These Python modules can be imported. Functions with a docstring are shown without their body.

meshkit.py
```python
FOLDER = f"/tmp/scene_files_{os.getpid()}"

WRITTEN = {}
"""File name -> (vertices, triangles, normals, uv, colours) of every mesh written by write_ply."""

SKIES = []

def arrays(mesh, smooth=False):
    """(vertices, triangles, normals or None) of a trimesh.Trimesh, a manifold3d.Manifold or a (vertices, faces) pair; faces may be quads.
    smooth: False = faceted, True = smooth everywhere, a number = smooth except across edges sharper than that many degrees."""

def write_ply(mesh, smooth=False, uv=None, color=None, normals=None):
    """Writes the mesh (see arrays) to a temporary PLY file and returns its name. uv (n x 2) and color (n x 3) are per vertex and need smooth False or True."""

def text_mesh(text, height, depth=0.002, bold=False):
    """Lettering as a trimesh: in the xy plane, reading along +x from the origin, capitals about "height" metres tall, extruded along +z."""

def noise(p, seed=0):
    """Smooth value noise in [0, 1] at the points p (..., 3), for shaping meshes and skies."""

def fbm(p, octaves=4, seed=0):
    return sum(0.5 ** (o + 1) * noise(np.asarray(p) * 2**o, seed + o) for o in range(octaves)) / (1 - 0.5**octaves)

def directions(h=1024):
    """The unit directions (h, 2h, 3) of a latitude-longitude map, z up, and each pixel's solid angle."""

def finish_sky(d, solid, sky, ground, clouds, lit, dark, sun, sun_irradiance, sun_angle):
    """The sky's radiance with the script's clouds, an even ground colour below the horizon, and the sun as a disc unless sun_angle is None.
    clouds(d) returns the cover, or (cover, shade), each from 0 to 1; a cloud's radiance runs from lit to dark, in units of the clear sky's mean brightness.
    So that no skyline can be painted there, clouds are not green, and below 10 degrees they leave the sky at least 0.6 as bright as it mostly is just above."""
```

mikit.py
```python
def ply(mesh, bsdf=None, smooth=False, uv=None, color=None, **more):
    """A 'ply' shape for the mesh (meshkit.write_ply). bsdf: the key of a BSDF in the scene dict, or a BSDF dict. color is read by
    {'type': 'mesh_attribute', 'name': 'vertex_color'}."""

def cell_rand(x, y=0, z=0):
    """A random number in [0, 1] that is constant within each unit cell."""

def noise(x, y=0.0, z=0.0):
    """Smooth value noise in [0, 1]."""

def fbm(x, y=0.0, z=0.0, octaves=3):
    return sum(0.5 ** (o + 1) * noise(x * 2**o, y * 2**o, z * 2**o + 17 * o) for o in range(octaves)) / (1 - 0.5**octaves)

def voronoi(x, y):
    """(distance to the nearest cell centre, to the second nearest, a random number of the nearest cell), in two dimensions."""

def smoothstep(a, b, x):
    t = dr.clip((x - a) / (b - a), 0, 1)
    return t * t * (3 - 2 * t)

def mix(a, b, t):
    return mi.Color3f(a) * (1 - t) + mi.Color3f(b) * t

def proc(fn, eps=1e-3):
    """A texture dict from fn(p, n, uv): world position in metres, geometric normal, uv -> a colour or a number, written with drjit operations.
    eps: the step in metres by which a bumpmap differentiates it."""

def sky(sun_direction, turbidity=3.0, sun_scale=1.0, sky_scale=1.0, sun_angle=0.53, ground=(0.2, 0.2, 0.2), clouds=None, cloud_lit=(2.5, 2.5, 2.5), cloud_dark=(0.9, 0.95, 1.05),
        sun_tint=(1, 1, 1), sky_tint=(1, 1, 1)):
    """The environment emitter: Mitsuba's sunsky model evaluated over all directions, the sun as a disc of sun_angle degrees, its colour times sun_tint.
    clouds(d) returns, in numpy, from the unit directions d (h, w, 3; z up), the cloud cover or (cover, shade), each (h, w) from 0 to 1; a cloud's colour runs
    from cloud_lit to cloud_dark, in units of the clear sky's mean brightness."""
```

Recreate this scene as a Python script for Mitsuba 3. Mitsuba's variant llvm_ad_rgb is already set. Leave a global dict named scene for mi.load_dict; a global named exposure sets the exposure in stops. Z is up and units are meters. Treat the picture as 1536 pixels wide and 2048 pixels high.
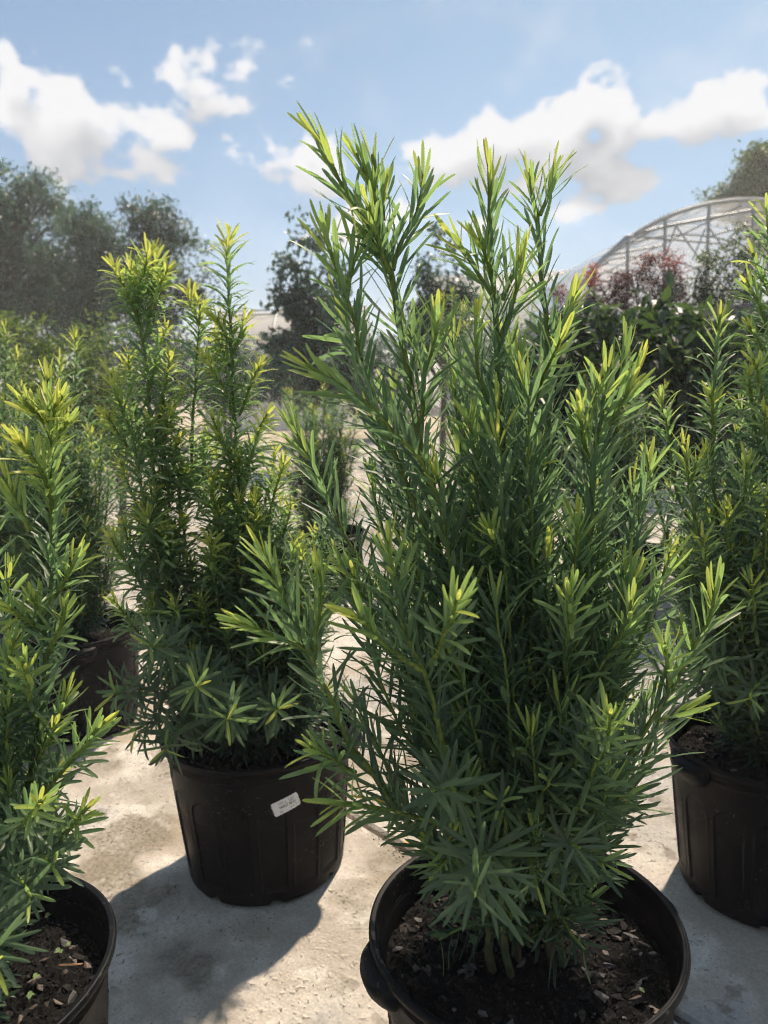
import math, random
import numpy as np, trimesh, mitsuba as mi, drjit as dr, mikit, meshkit
from scipy.spatial import ConvexHull
from shapely.geometry import Polygon, LineString, box as sbox
from mikit import proc, noise, fbm, voronoi, cell_rand, smoothstep, mix

scene, labels = {}, {}
T = mi.ScalarTransform4f
rng = np.random.default_rng(11)

# ------------------------------------------------------------------ camera, sky, exposure
F, PITCH, ROLL, CZ = 1542.6, 0.1648, -0.0365, 0.8957      # focal length in photo pixels (1536 x 2048)
C = np.array([0, 0, CZ])
_f = np.array([0, math.cos(PITCH), -math.sin(PITCH)])
_r0, _d0 = np.array([1.0, 0, 0]), np.array([0, -math.sin(PITCH), -math.cos(PITCH)])
_s, _c = math.sin(ROLL), math.cos(ROLL)
RIGHT, DOWN = _c * _r0 - _s * _d0, _s * _r0 + _c * _d0
scene['camera'] = {'type': 'thinlens', 'fov': math.degrees(2 * math.atan(1024 / F)), 'fov_axis': 'y', 'near_clip': 0.02, 'far_clip': 2000.0,
                   'aperture_radius': 0.0017, 'focus_distance': 0.86,
                   'to_world': T().look_at(origin=C.tolist(), target=(C + _f).tolist(), up=(-DOWN).tolist())}
exposure = 2.65
HAZE = 0.004                                              # density of the air per metre
SUN_AZ, SUN_EL = math.radians(28), math.radians(57)       # azimuth to the right of straight ahead
SUN = [math.sin(SUN_AZ) * math.cos(SUN_EL), math.cos(SUN_AZ) * math.cos(SUN_EL), math.sin(SUN_EL)]


def ray(u, v):
    d = _f + RIGHT * (u - 768) / F + DOWN * (v - 1024) / F
    return d / np.linalg.norm(d)


def at(u, v, Y):
    d = ray(u, v)
    return C + d * (Y / d[1])


def onz(u, v, z):
    d = ray(u, v)
    return C + d * ((z - CZ) / d[2])


def project(P):
    q = np.asarray(P) - C
    w = q @ _f
    return np.stack([768 + F * (q @ RIGHT) / w, 1024 + F * (q @ DOWN) / w], -1), w


# clouds: (azimuth deg right of straight ahead, elevation deg, half width, half height, weight)
def azel(u, v):
    d = ray(u, v)
    return math.degrees(math.atan2(d[0], d[1])), math.degrees(math.asin(d[2]))


CLOUDS = [(235, 265, 130, 85, .85), (165, 250, 80, 60, .7), (310, 300, 75, 55, .75), (215, 330, 85, 35, .7), (110, 255, 65, 45, .5),
          (380, 150, 55, 65, .85), (450, 160, 80, 50, .75), (560, 120, 55, 55, .62), (640, 95, 30, 60, .35), (20, 200, 50, 80, .65), (10, 140, 35, 40, .45),
          (550, 310, 85, 55, 1.15), (620, 350, 75, 45, .9), (640, 240, 45, 30, .45), (130, 395, 110, 35, .7), (250, 50, 20, 60, .3), (30, 30, 25, 15, .4),
          (1030, 250, 85, 60, 1.0), (950, 300, 90, 55, .9), (860, 320, 90, 60, .8), (1180, 235, 80, 60, 1.0), (1330, 225, 130, 75, 1.05), (1250, 290, 110, 60, 1.0),
          (1420, 240, 55, 50, .8), (1160, 310, 90, 45, .9), (1500, 240, 50, 70, .45), (1270, 370, 60, 25, .65), (1340, 350, 35, 25, .55),
          (1150, 450, 60, 40, .6), (1260, 410, 70, 60, .4), (960, 450, 60, 40, .6), (700, 470, 110, 50, .75), (820, 440, 70, 50, .7), (500, 480, 60, 50, .7), (430, 470, 50, 40, .55), (480, 400, 45, 14, .4)]
BLOBS = []
for (u, v, ru, rv, wgt) in CLOUDS:
    a, e = azel(u, v)
    BLOBS.append((a, e, ru / F * 57.3 * .92, rv / F * 57.3 * .92, wgt))


def cloud_body(az, el, soft=False):
    q = np.stack([az * 0.20 * np.cos(np.radians(el)), el * 0.25, 0 * az], -1)
    n1 = meshkit.fbm(q + 3.1, 6, 5)
    n2 = meshkit.fbm(q * 3.1 + 9.0, 4, 21)
    billow = 1 - np.abs(2 * meshkit.fbm(q * 1.7 + 23.0, 5, 13) - 1) * 2.2
    wx, wy = (meshkit.fbm(q * 1.5 + 40, 4, 7) - .5) * 3.0, (meshkit.fbm(q * 1.5 + 80, 4, 9) - .5) * 2.4
    s = np.zeros_like(az)
    for (a, e, ra, re, wgt) in BLOBS:
        s = s + wgt * np.exp(-0.95 * (((az + wx - a) / ra) ** 2 + ((el + wy - e) / re) ** 2))
    s = 1.3 * (1 - np.exp(-1.15 * s))
    return s + (n1 - .5) * (.55 if soft else 1.2) + (0 if soft else (n2 - .5) * .8 + (billow - .5) * .3)


def clouds(d):
    az, el = np.degrees(np.arctan2(d[..., 0], d[..., 1])), np.degrees(np.arcsin(np.clip(d[..., 2], -1, 1)))
    q = np.stack([az * 0.22 * np.cos(np.radians(el)), el * 0.26, 0 * az], -1)
    sund = np.degrees(np.arccos(np.clip(d @ np.array(SUN), -1, 1)))
    keep = np.clip((sund - 9) / 8, 0, 1)
    inview = (np.abs(az) < 34) & (el < 37)
    # away from the picture: the same scattered fair-weather clouds, kept off the sun
    n = meshkit.fbm(q * 0.9 + 60, 5, 33)
    other = np.clip((n - 0.57) / 0.09, 0, 1) * np.clip((el - 3) / 8, 0, 1) * keep
    edge = np.clip(np.maximum(np.abs(az) - 30, el - 33) / 4, 0, 1)
    cover = other * np.where(inview, edge, 1)
    shade = np.clip((n - .60) / .14, 0, 1)
    a, e = az[inview], el[inview]
    body, above, here = cloud_body(a, e), cloud_body(a - .4, e + 1.7, True), cloud_body(a, e, True)
    c = np.clip((body - .66) / .30, 0, 1)
    c = c * c * (3 - 2 * c)
    qq = np.stack([a * .16 + e * .05, e * .20 - a * .03, 0 * a], -1)
    wisp = np.clip((meshkit.fbm(qq + 17, 6, 3) - .50) / .3, 0, 1) * .28
    c = np.maximum(c * .97, wisp)
    cover[inview] = np.maximum(cover[inview], c)
    shade[inview] = np.clip(.16 + (above - here) * 1.0 + np.clip(above - .72, 0, 2) * 1.0 - (body - here) * .75, 0, 1)
    cover = np.maximum(cover, 0.50 * np.exp(-np.clip(el, 0, 90) / 9.0))
    return np.clip(cover, 0, 1), shade


scene['sky_light'] = mikit.sky(SUN, turbidity=3.6, sky_scale=.60, sun_scale=.80, sun_angle=1.5, sun_tint=(1.0, 1.0, 1.02), clouds=clouds, cloud_lit=(2.5, 2.5, 2.53), cloud_dark=(1.25, 1.31, 1.40), sky_tint=(.90, 1.0, .95), ground=(.25, .23, .2))


# ------------------------------------------------------------------ materials
def twos(**k):
    return {'type': 'twosided', 'b': {'type': 'principled', **k}}


def leaf_bsdf(refl, trans, rough=.42, spec=.5, weight=.42):
    return {'type': 'blendbsdf', 'weight': weight, 'a': twos(base_color=proc(refl), roughness=rough, specular=spec),
            'b': {'type': 'principledthin', 'base_color': proc(trans), 'diff_trans': 2.0, 'roughness': .6}}


def ramp(u, stops):
    c = mi.Color3f(stops[0][1])
    for (a, ca), (b, cb) in zip(stops[:-1], stops[1:]):
        t = dr.clip((u - a) / (b - a), 0, 1)
        c = dr.select(u > a, mi.Color3f(ca) * (1 - t) + mi.Color3f(cb) * t, c)
    return c


# a podocarpus leaf: uv.x is its age class (0 old and blue green, 1 the yellow new growth), uv.y runs from midrib (0) to edge (1)
NEEDLE = [(0.0, (.020, .040, .031)), (.25, (.044, .080, .056)), (.45, (.092, .145, .080)), (.65, (.145, .215, .078)), (.82, (.205, .290, .074)), (.92, (.33, .41, .076)), (1.0, (.46, .36, .10))]
NEEDLE_T = [(0.0, (.085, .16, .095)), (.25, (.15, .255, .125)), (.45, (.23, .39, .15)), (.65, (.31, .50, .14)), (.82, (.41, .55, .13)), (.92, (.55, .62, .12)), (1.0, (.66, .52, .14))]


def needle_refl(p, n, uv):
    rib = 1 - smoothstep(.05, .22, uv.y)
    c = ramp(uv.x, NEEDLE)
    g = .88 + .24 * noise(p.x * 60, p.y * 60, p.z * 60)
    return mi.Color3f(c * g + rib * (c * .55 + mi.Color3f(.020, .030, .008)))


def needle_trans(p, n, uv):
    rib = 1 - smoothstep(.05, .22, uv.y)
    return mi.Color3f(ramp(uv.x, NEEDLE_T) * (1 - .35 * rib))


scene['needle_leaf'] = leaf_bsdf(needle_refl, needle_trans, .44, .5, .55)
BARK = [(0, (.095, .058, .036)), (.22, (.100, .072, .040)), (.45, (.075, .100, .034)), (1, (.13, .19, .040))]


def bark_fn(p, n, uv):
    g = .65 + .7 * noise(p.x * 320, p.y * 320, p.z * 90)
    return mi.Color3f(ramp(uv.x, BARK) * g)


scene['stem_bark'] = twos(base_color=proc(bark_fn), roughness=.7, specular=.25)


def simple_leaf(name, a, b, ta, tb, rough=.45, spec=.4, weight=.35):
    A, B, TA, TB = map(mi.Color3f, (a, b, ta, tb))
    scene[name] = leaf_bsdf(lambda p, n, uv: A * (1 - uv.x) + B * uv.x, lambda p, n, uv: TA * (1 - uv.x) + TB * uv.x, rough, spec, weight)


simple_leaf('dark_tree_leaf', (.038, .074, .064), (.070, .116, .094), (.05, .10, .065), (.12, .21, .11), .38, .6)
simple_leaf('grey_tree_leaf', (.050, .100, .080), (.085, .150, .115), (.06, .13, .08), (.15, .27, .14), .38, .6)
simple_leaf('light_shrub_leaf', (.035, .075, .035), (.17, .25, .05), (.06, .13, .04), (.36, .46, .08))
simple_leaf('big_hedge_leaf', (.034, .056, .040), (.075, .110, .060), (.04, .09, .03), (.13, .22, .05), .42, .5, .3)
simple_leaf('red_leaf', (.055, .036, .036), (.11, .058, .052), (.10, .05, .045), (.24, .08, .07))
simple_leaf('red_flower', (.26, .06, .065), (.40, .11, .10), (.32, .07, .07), (.5, .13, .11))
simple_leaf('thin_shrub_leaf', (.045, .070, .045), (.12, .16, .09), (.08, .13, .05), (.22, .30, .10))
scene['tree_bark'] = twos(base_color={'type': 'rgb', 'value': (.055, .048, .042)}, roughness=.85)


def plastic_fn(p, n, uv):
    d = fbm(p.x * 9, p.y * 9, p.z * 5, 4)
    s = noise(p.x * 70, p.y * 70, p.z * 12)
    low = smoothstep(.55, .78, d)
    c = mix((.0030, .0040, .0060), (.0125, .0125, .0125), low * (.35 + .65 * s))
    spl = smoothstep(.80, .90, noise(p.x * 240, p.y * 240, p.z * 200)) * smoothstep(.45, .7, fbm(p.x * 14 + 3, p.y * 14, p.z * 10, 3))
    return mix(c, (.075, .066, .055), spl * .7)


def plastic_rough(p, n, uv):
    return .34 + .3 * fbm(p.x * 30, p.y * 30, p.z * 30, 3)


scene['pot_plastic'] = twos(base_color=proc(plastic_fn), roughness=proc(plastic_rough), specular=.13)


def soil_fn(p, n, uv):
    a = noise(p.x * 420, p.y * 420, p.z * 420)
    b = fbm(p.x * 60, p.y * 60, p.z * 60, 3)
    c = mix((.0028, .0029, .0031), (.0095, .0092, .0090), a * b * 1.6)
    return mi.Color3f(dr.select(a > .91, mi.Color3f(.05, .047, .044), c))


scene['potting_soil'] = twos(base_color=proc(soil_fn), roughness=.95, specular=.15)
CHIPC = [(.075, .060, .052), (.030, .026, .024), (.010, .0098, .0100), (.125, .104, .092), (.095, .092, .092), (.015, .0138, .0135)]
for i, c in enumerate(CHIPC):
    A = mi.Color3f(c)
    scene[f'bark_chip_{i}'] = twos(base_color=proc(lambda p, n, uv, A=A: A * (.55 + .9 * noise(p.x * 500, p.y * 500 + p.x * 160, p.z * 500))), roughness=.85, specular=.2)


def concrete_fn(p, n, uv):
    x, y = p.x, p.y
    big = fbm(x * 2.3 + 4, y * 2.3, 0, 4)
    mid = fbm(x * 11, y * 11, 5, 4)
    fine = noise(x * 330, y * 330)
    grit = noise(x * 210, y * 210, 3)
    streak = fbm(x * 26 + y * 20, y * 8 - x * 6, 9, 4)
    c = mix((.345, .315, .27), (.50, .47, .42), smoothstep(.28, .72, mid))
    # grey worn patches and brown damp stains, each with a ragged outline
    grey = smoothstep(.50, .62, big + (mid - .5) * .35)
    c = mix(c, (.29, .288, .28), grey * .75)
    brown = smoothstep(.56, .68, fbm(x * 4.1 + 11, y * 4.1 + 3, 2, 5)) * .7
    c = mix(c, (.235, .185, .125), brown * (.4 + .6 * streak))
    st = smoothstep(.56, .70, fbm(x * 5.5 + 31, y * 5.5 + 7, 6, 5))
    c = mix(c, (.17, .150, .115), st * (.45 + .5 * grit))
    dk = smoothstep(.60, .74, fbm(x * 27 + 5, y * 27, 4, 4)) * smoothstep(.42, .6, big + (streak - .5) * .5)
    c = mix(c, (.135, .115, .09), dk * .6)
    wh = smoothstep(.70, .80, fbm(x * 16 + 2, y * 16, 12, 3))
    c = mix(c, (.60, .58, .53), wh * .45)
    pit = smoothstep(.84, .93, grit) * smoothstep(.40, .55, mid)
    c = mix(c, (.13, .11, .085), pit * .7)
    return mi.Color3f(c * (.80 + .26 * fine + .16 * (streak - .5)))


def concrete_h(p, n, uv):
    x, y = p.x, p.y
    g = noise(x * 210, y * 210, 3)
    return fbm(x * 60, y * 60, 1, 3) * .8 + noise(x * 260, y * 260) * .45 - smoothstep(.78, .9, g) * .9 + fbm(x * 26 + y * 20, y * 8 - x * 6, 9, 3) * .5


scene['concrete'] = {'type': 'bumpmap', 'arbitrary': proc(concrete_h, 2e-3), 'scale': .0024, 'bsdf': twos(base_color=proc(concrete_fn), roughness=.9, specular=.2)}
scene['gravel'] = twos(base_color=proc(lambda p, n, uv: mix((.24, .20, .15), (.42, .37, .29), fbm(p.x * 3, p.y * 3, 0, 5)) * (.7 + .5 * noise(p.x * 60, p.y * 60))), roughness=.95)
scene['galvanised'] = twos(base_color={'type': 'rgb', 'value': (.30, .33, .34)}, roughness=.5, metallic=.3)
scene['film_plastic'] = {'type': 'blendbsdf', 'weight': .24, 'a': {'type': 'thindielectric', 'int_ior': 1.3}, 'b': {'type': 'principledthin', 'base_color': {'type': 'rgb', 'value': (.48, .53, .60)}, 'diff_trans': 1.0, 'roughness': .5}}
scene['white_film'] = {'type': 'principledthin', 'base_color': {'type': 'rgb', 'value': (.74, .74, .72)}, 'diff_trans': .9, 'roughness': .5}
scene['bench_metal'] = twos(base_color=proc(lambda p, n, uv: mix((.07, .07, .072), (.17, .165, .16), fbm(p.x * 3, p.y * 3, p.z * 9, 4))), roughness=.6)
scene['sticker_paper'] = twos(base_color=proc(lambda p, n, uv: mix((.70, .71, .73), (.80, .80, .80), fbm(p.x * 200, p.y * 200, p.z * 200, 3))), roughness=.45)
scene['ink'] = twos(base_color={'type': 'rgb', 'value': (.05, .05, .055)}, roughness=.6)
scene['dry_leaf'] = twos(base_color={'type': 'rgb', 'value': (.42, .20, .07)}, roughness=.7)
scene['straw'] = twos(base_color={'type': 'rgb', 'value': (.62, .36, .20)}, roughness=.7)
simple_leaf('seedling_leaf', (.09, .16, .07), (.22, .30, .12), (.14, .26, .08), (.34, .44, .14))


# ------------------------------------------------------------------ helpers
def unit(a):
    a = np.asarray(a, float)
    return a / (np.linalg.norm(a, axis=-1, keepdims=True) + 1e-12)


def numbered(key):
    if key not in scene and not any(k.startswith(key + '__') for k in scene) and key not in labels:
        return key
    n = 1
    while True:
        k = f'{key}_{n:03d}'
        if k not in scene and k not in labels and not any(q.startswith(k + '__') for q in scene):
            return k
        n += 1


COUNT = {}


def part(parent, name, shape, kind=None, label=None):
    full = f'{parent}__{name}'
    n = COUNT.get(full, 0)
    COUNT[full] = n + 1
    key = full if n == 0 else f'{full}_{n:03d}'
    scene[key] = shape
    if kind or label:
        labels[key] = {k: v for k, v in (('kind', kind), ('label', label)) if v}
    return key


def thing(name, label, category, group=None):
    key = numbered(name)
    labels[key] = {'label': label, 'category': category}
    if group:
        labels[key]['group'] = group
    return key


class MB:
    def __init__(self):
        self.v, self.f, self.uv, self.n = [], [], [], 0

    def add(self, v, f, uv=None):
        v, f = np.asarray(v, float), np.asarray(f, int)
        self.v.append(v)
        self.f.append(f + self.n)
        self.uv.append(np.zeros((len(v), 2)) if uv is None else np.asarray(uv, float))
        self.n += len(v)

    def ply(self, bsdf, smooth=False, **k):
        v, f = np.vstack(self.v), np.vstack(self.f)
        return mikit.ply((v, f), bsdf, smooth=smooth, uv=np.vstack(self.uv) if smooth in (False, True) else None, **k)


def spline(P, step):
    P = np.asarray(P, float)
    if len(P) < 3:
        n = max(2, int(np.linalg.norm(P[-1] - P[0]) / step))
        return P[0] + (P[-1] - P[0]) * np.linspace(0, 1, n)[:, None]
    Q = np.vstack([2 * P[0] - P[1], P, 2 * P[-1] - P[-2]])
    out = []
    for i in range(1, len(Q) - 2):
        n = max(2, int(np.linalg.norm(Q[i + 1] - Q[i]) / step))
        t = np.linspace(0, 1, n, endpoint=False)[:, None]
        a, b, c, d = Q[i - 1], Q[i], Q[i + 1], Q[i + 2]
        out.append(.5 * (2 * b + (c - a) * t + (2 * a - 5 * b + 4 * c - d) * t ** 2 + (3 * b - a - 3 * c + d) * t ** 3))
    return np.vstack(out + [P[-1:]])


def tube(mb, P, r, sides=7, u=None):
    P = np.asarray(P, float)
    r = np.broadcast_to(r, (len(P),)).astype(float)
    t = unit(np.gradient(P, axis=0))
    a = np.cross(t, [0.31, 0.17, 0.93])
    bad = np.linalg.norm(a, axis=1) < .1
    a[bad] = np.cross(t[bad], [1, 0, 0])
    a = unit(a)
    b = np.cross(t, a)
    ang = np.arange(sides) / sides * 2 * np.pi
    v = P[:, None] + r[:, None, None] * (np.cos(ang)[None, :, None] * a[:, None] + np.sin(ang)[None, :, None] * b[:, None])
    i, j = np.meshgrid(np.arange(len(P) - 1), np.arange(sides), indexing='ij')
    q = np.stack([i * sides + j, i * sides + (j + 1) % sides, (i + 1) * sides + (j + 1) % sides, (i + 1) * sides + j], -1).reshape(-1, 4)
    f = np.vstack([q[:, [0, 1, 2]], q[:, [0, 2, 3]]])
    v = v.reshape(-1, 3)
    k = len(v)
    v = np.vstack([v, P[-1:] + t[-1] * r[-1]])
    e = (len(P) - 1) * sides
    f = np.vstack([f, [[e + s, e + (s + 1) % sides, k] for s in range(sides)]])
    uu = np.zeros(len(P)) if u is None else np.broadcast_to(u, (len(P),))
    uv = np.vstack([np.stack([np.repeat(uu, sides), np.zeros(len(P) * sides)], 1), [[uu[-1], 0]]])
    mb.add(v, f, uv)


def boxmesh(size, center, R=None):
    m = trimesh.creation.box(size)
    v = m.vertices if R is None else m.vertices @ np.asarray(R).T
    return v + np.asarray(center), m.faces


def tw(p, d, n, sx, sy, sz):
    """to_world of a leaf: x along d, z along n."""
    y = np.cross(n, d)
    M = np.eye(4)
    M[:3, 0], M[:3, 1], M[:3, 2], M[:3, 3] = d * sx, y * sy, n * sz, p
    return M


# ------------------------------------------------------------------ podocarpus leaf templates
LT = np.array([0, .10, .26, .46, .66, .82, .93, 1.0])
LWID = np.array([.30, .58, .90, 1.0, .98, .86, .62, .16])
LF = []
for i in range(len(LT) - 1):
    a, b = 3 * i, 3 * (i + 1)
    LF += [[a, b, b + 1], [a, b + 1, a + 1], [a + 1, b + 1, b + 2], [a + 1, b + 2, a + 2]]
LF = np.array(LF)
CURV = [-.35, 0.0, .3, .7, 1.25, 1.9]


def leaf_template(k, twist=0.0):
    """Unit length and unit width leaf along +x, recurving towards -z by k radians over its length."""
    t = np.linspace(0, 1, 101)
    th = k * t ** 1.3
    x = np.concatenate([[0], np.cumsum(np.cos(th[:-1]) / 100)])
    z = np.concatenate([[0], np.cumsum(-np.sin(th[:-1]) / 100)])
    X, Z, TH = np.interp(LT, t, x), np.interp(LT, t, z), np.interp(LT, t, th)
    out = []
    for i in range(len(LT)):
        for s in (-1, 0, 1):
            y = s * LWID[i] * .5
            h = abs(y) * .34
            tt = twist * LT[i]
            y2, h2 = y * math.cos(tt) - h * math.sin(tt), y * math.sin(tt) + h * math.cos(tt)
            out.append([X[i], y2, Z[i], h2 * math.sin(TH[i]), h2 * math.cos(TH[i])])
    return np.array(out)       # x, y, z(per length), plus fold offsets per width


TEMPL = [leaf_template(k, tws) for k in CURV for tws in (-.25, .3)]
LUVY = np.tile([1.0, 0.0, 1.0], len(LT))


def template_mesh(i, L, W):
    t = TEMPL[i]
    return np.stack([t[:, 0] * L + t[:, 3] * W, t[:, 1] * W, t[:, 2] * L + t[:, 4] * W], 1)


class Leaves:
    def __init__(self):
        self.rows = []

    def add(self, p, d, n, L, W, age, ti):
        self.rows.append((*p, *d, *n, L, W, age, ti))

    def build(self, key, bsdf, n_parts, name='leaf'):
        R = np.array(self.rows)
        if not len(R):
            return
        uvp, w = project(R[:, :3] + R[:, 3:6] * R[:, 9:10] * .6)
        inside = (uvp[:, 0] > -10) & (uvp[:, 0] < 1546) & (uvp[:, 1] > -10) & (uvp[:, 1] < 2058) & (w > .05)
        score = np.where(inside, R[:, 9] * R[:, 10] / np.maximum(w, .05) ** 2.6, -1)
        order = np.argsort(-score)
        chosen = [i for i in order[:n_parts] if score[i] > 0]
        rest = np.setdiff1d(np.arange(len(R)), chosen)
        for i in chosen:
            r = R[i]
            L, W, ti = r[9], r[10], int(r[12])
            ratio = min(RATIOS, key=lambda q: abs(q - W / L))
            ac = int(np.clip(round(r[11] * 15), 0, 15))
            part(key, name, {**leaf_ply(ti, ratio, ac, bsdf), 'to_world': T(tw(r[:3], r[3:6], r[6:9], L, L, L))})
        if len(rest):
            mb = MB()
            for ti in range(len(TEMPL)):
                S = rest[R[rest, 12].astype(int) == ti]
                if not len(S):
                    continue
                r = R[S]
                t = TEMPL[ti]
                L, W = r[:, 9][:, None], r[:, 10][:, None]
                loc = np.stack([t[None, :, 0] * L + t[None, :, 3] * W, t[None, :, 1] * W, t[None, :, 2] * L + t[None, :, 4] * W], -1)
                y = np.cross(r[:, 6:9], r[:, 3:6])
                B = np.stack([r[:, 3:6], y, r[:, 6:9]], 1)
                v = np.einsum('nkc,ncd->nkd', loc, B) + r[:, None, :3]
                K = len(t)
                f = (LF[None] + (np.arange(len(S)) * K)[:, None, None]).reshape(-1, 3)
                uv = np.stack([np.repeat(r[:, 11], K), np.tile(LUVY, len(S))], 1)
                mb.add(v.reshape(-1, 3), f, uv)
            part(key, 'foliage', mb.ply(bsdf, smooth=True), kind='stuff')


RATIOS = [.065, .08, .10, .13, .17]
LPLY = {}


def leaf_ply(ti, ratio, ac, bsdf):
    k = (ti, ratio, ac, bsdf)
    if k not in LPLY:
        v = template_mesh(ti, 1.0, ratio)
        LPLY[k] = mikit.ply((v, LF), bsdf, smooth=True, uv=np.stack([np.full(len(v), ac / 15), LUVY], 1))
    return LPLY[k]


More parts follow.
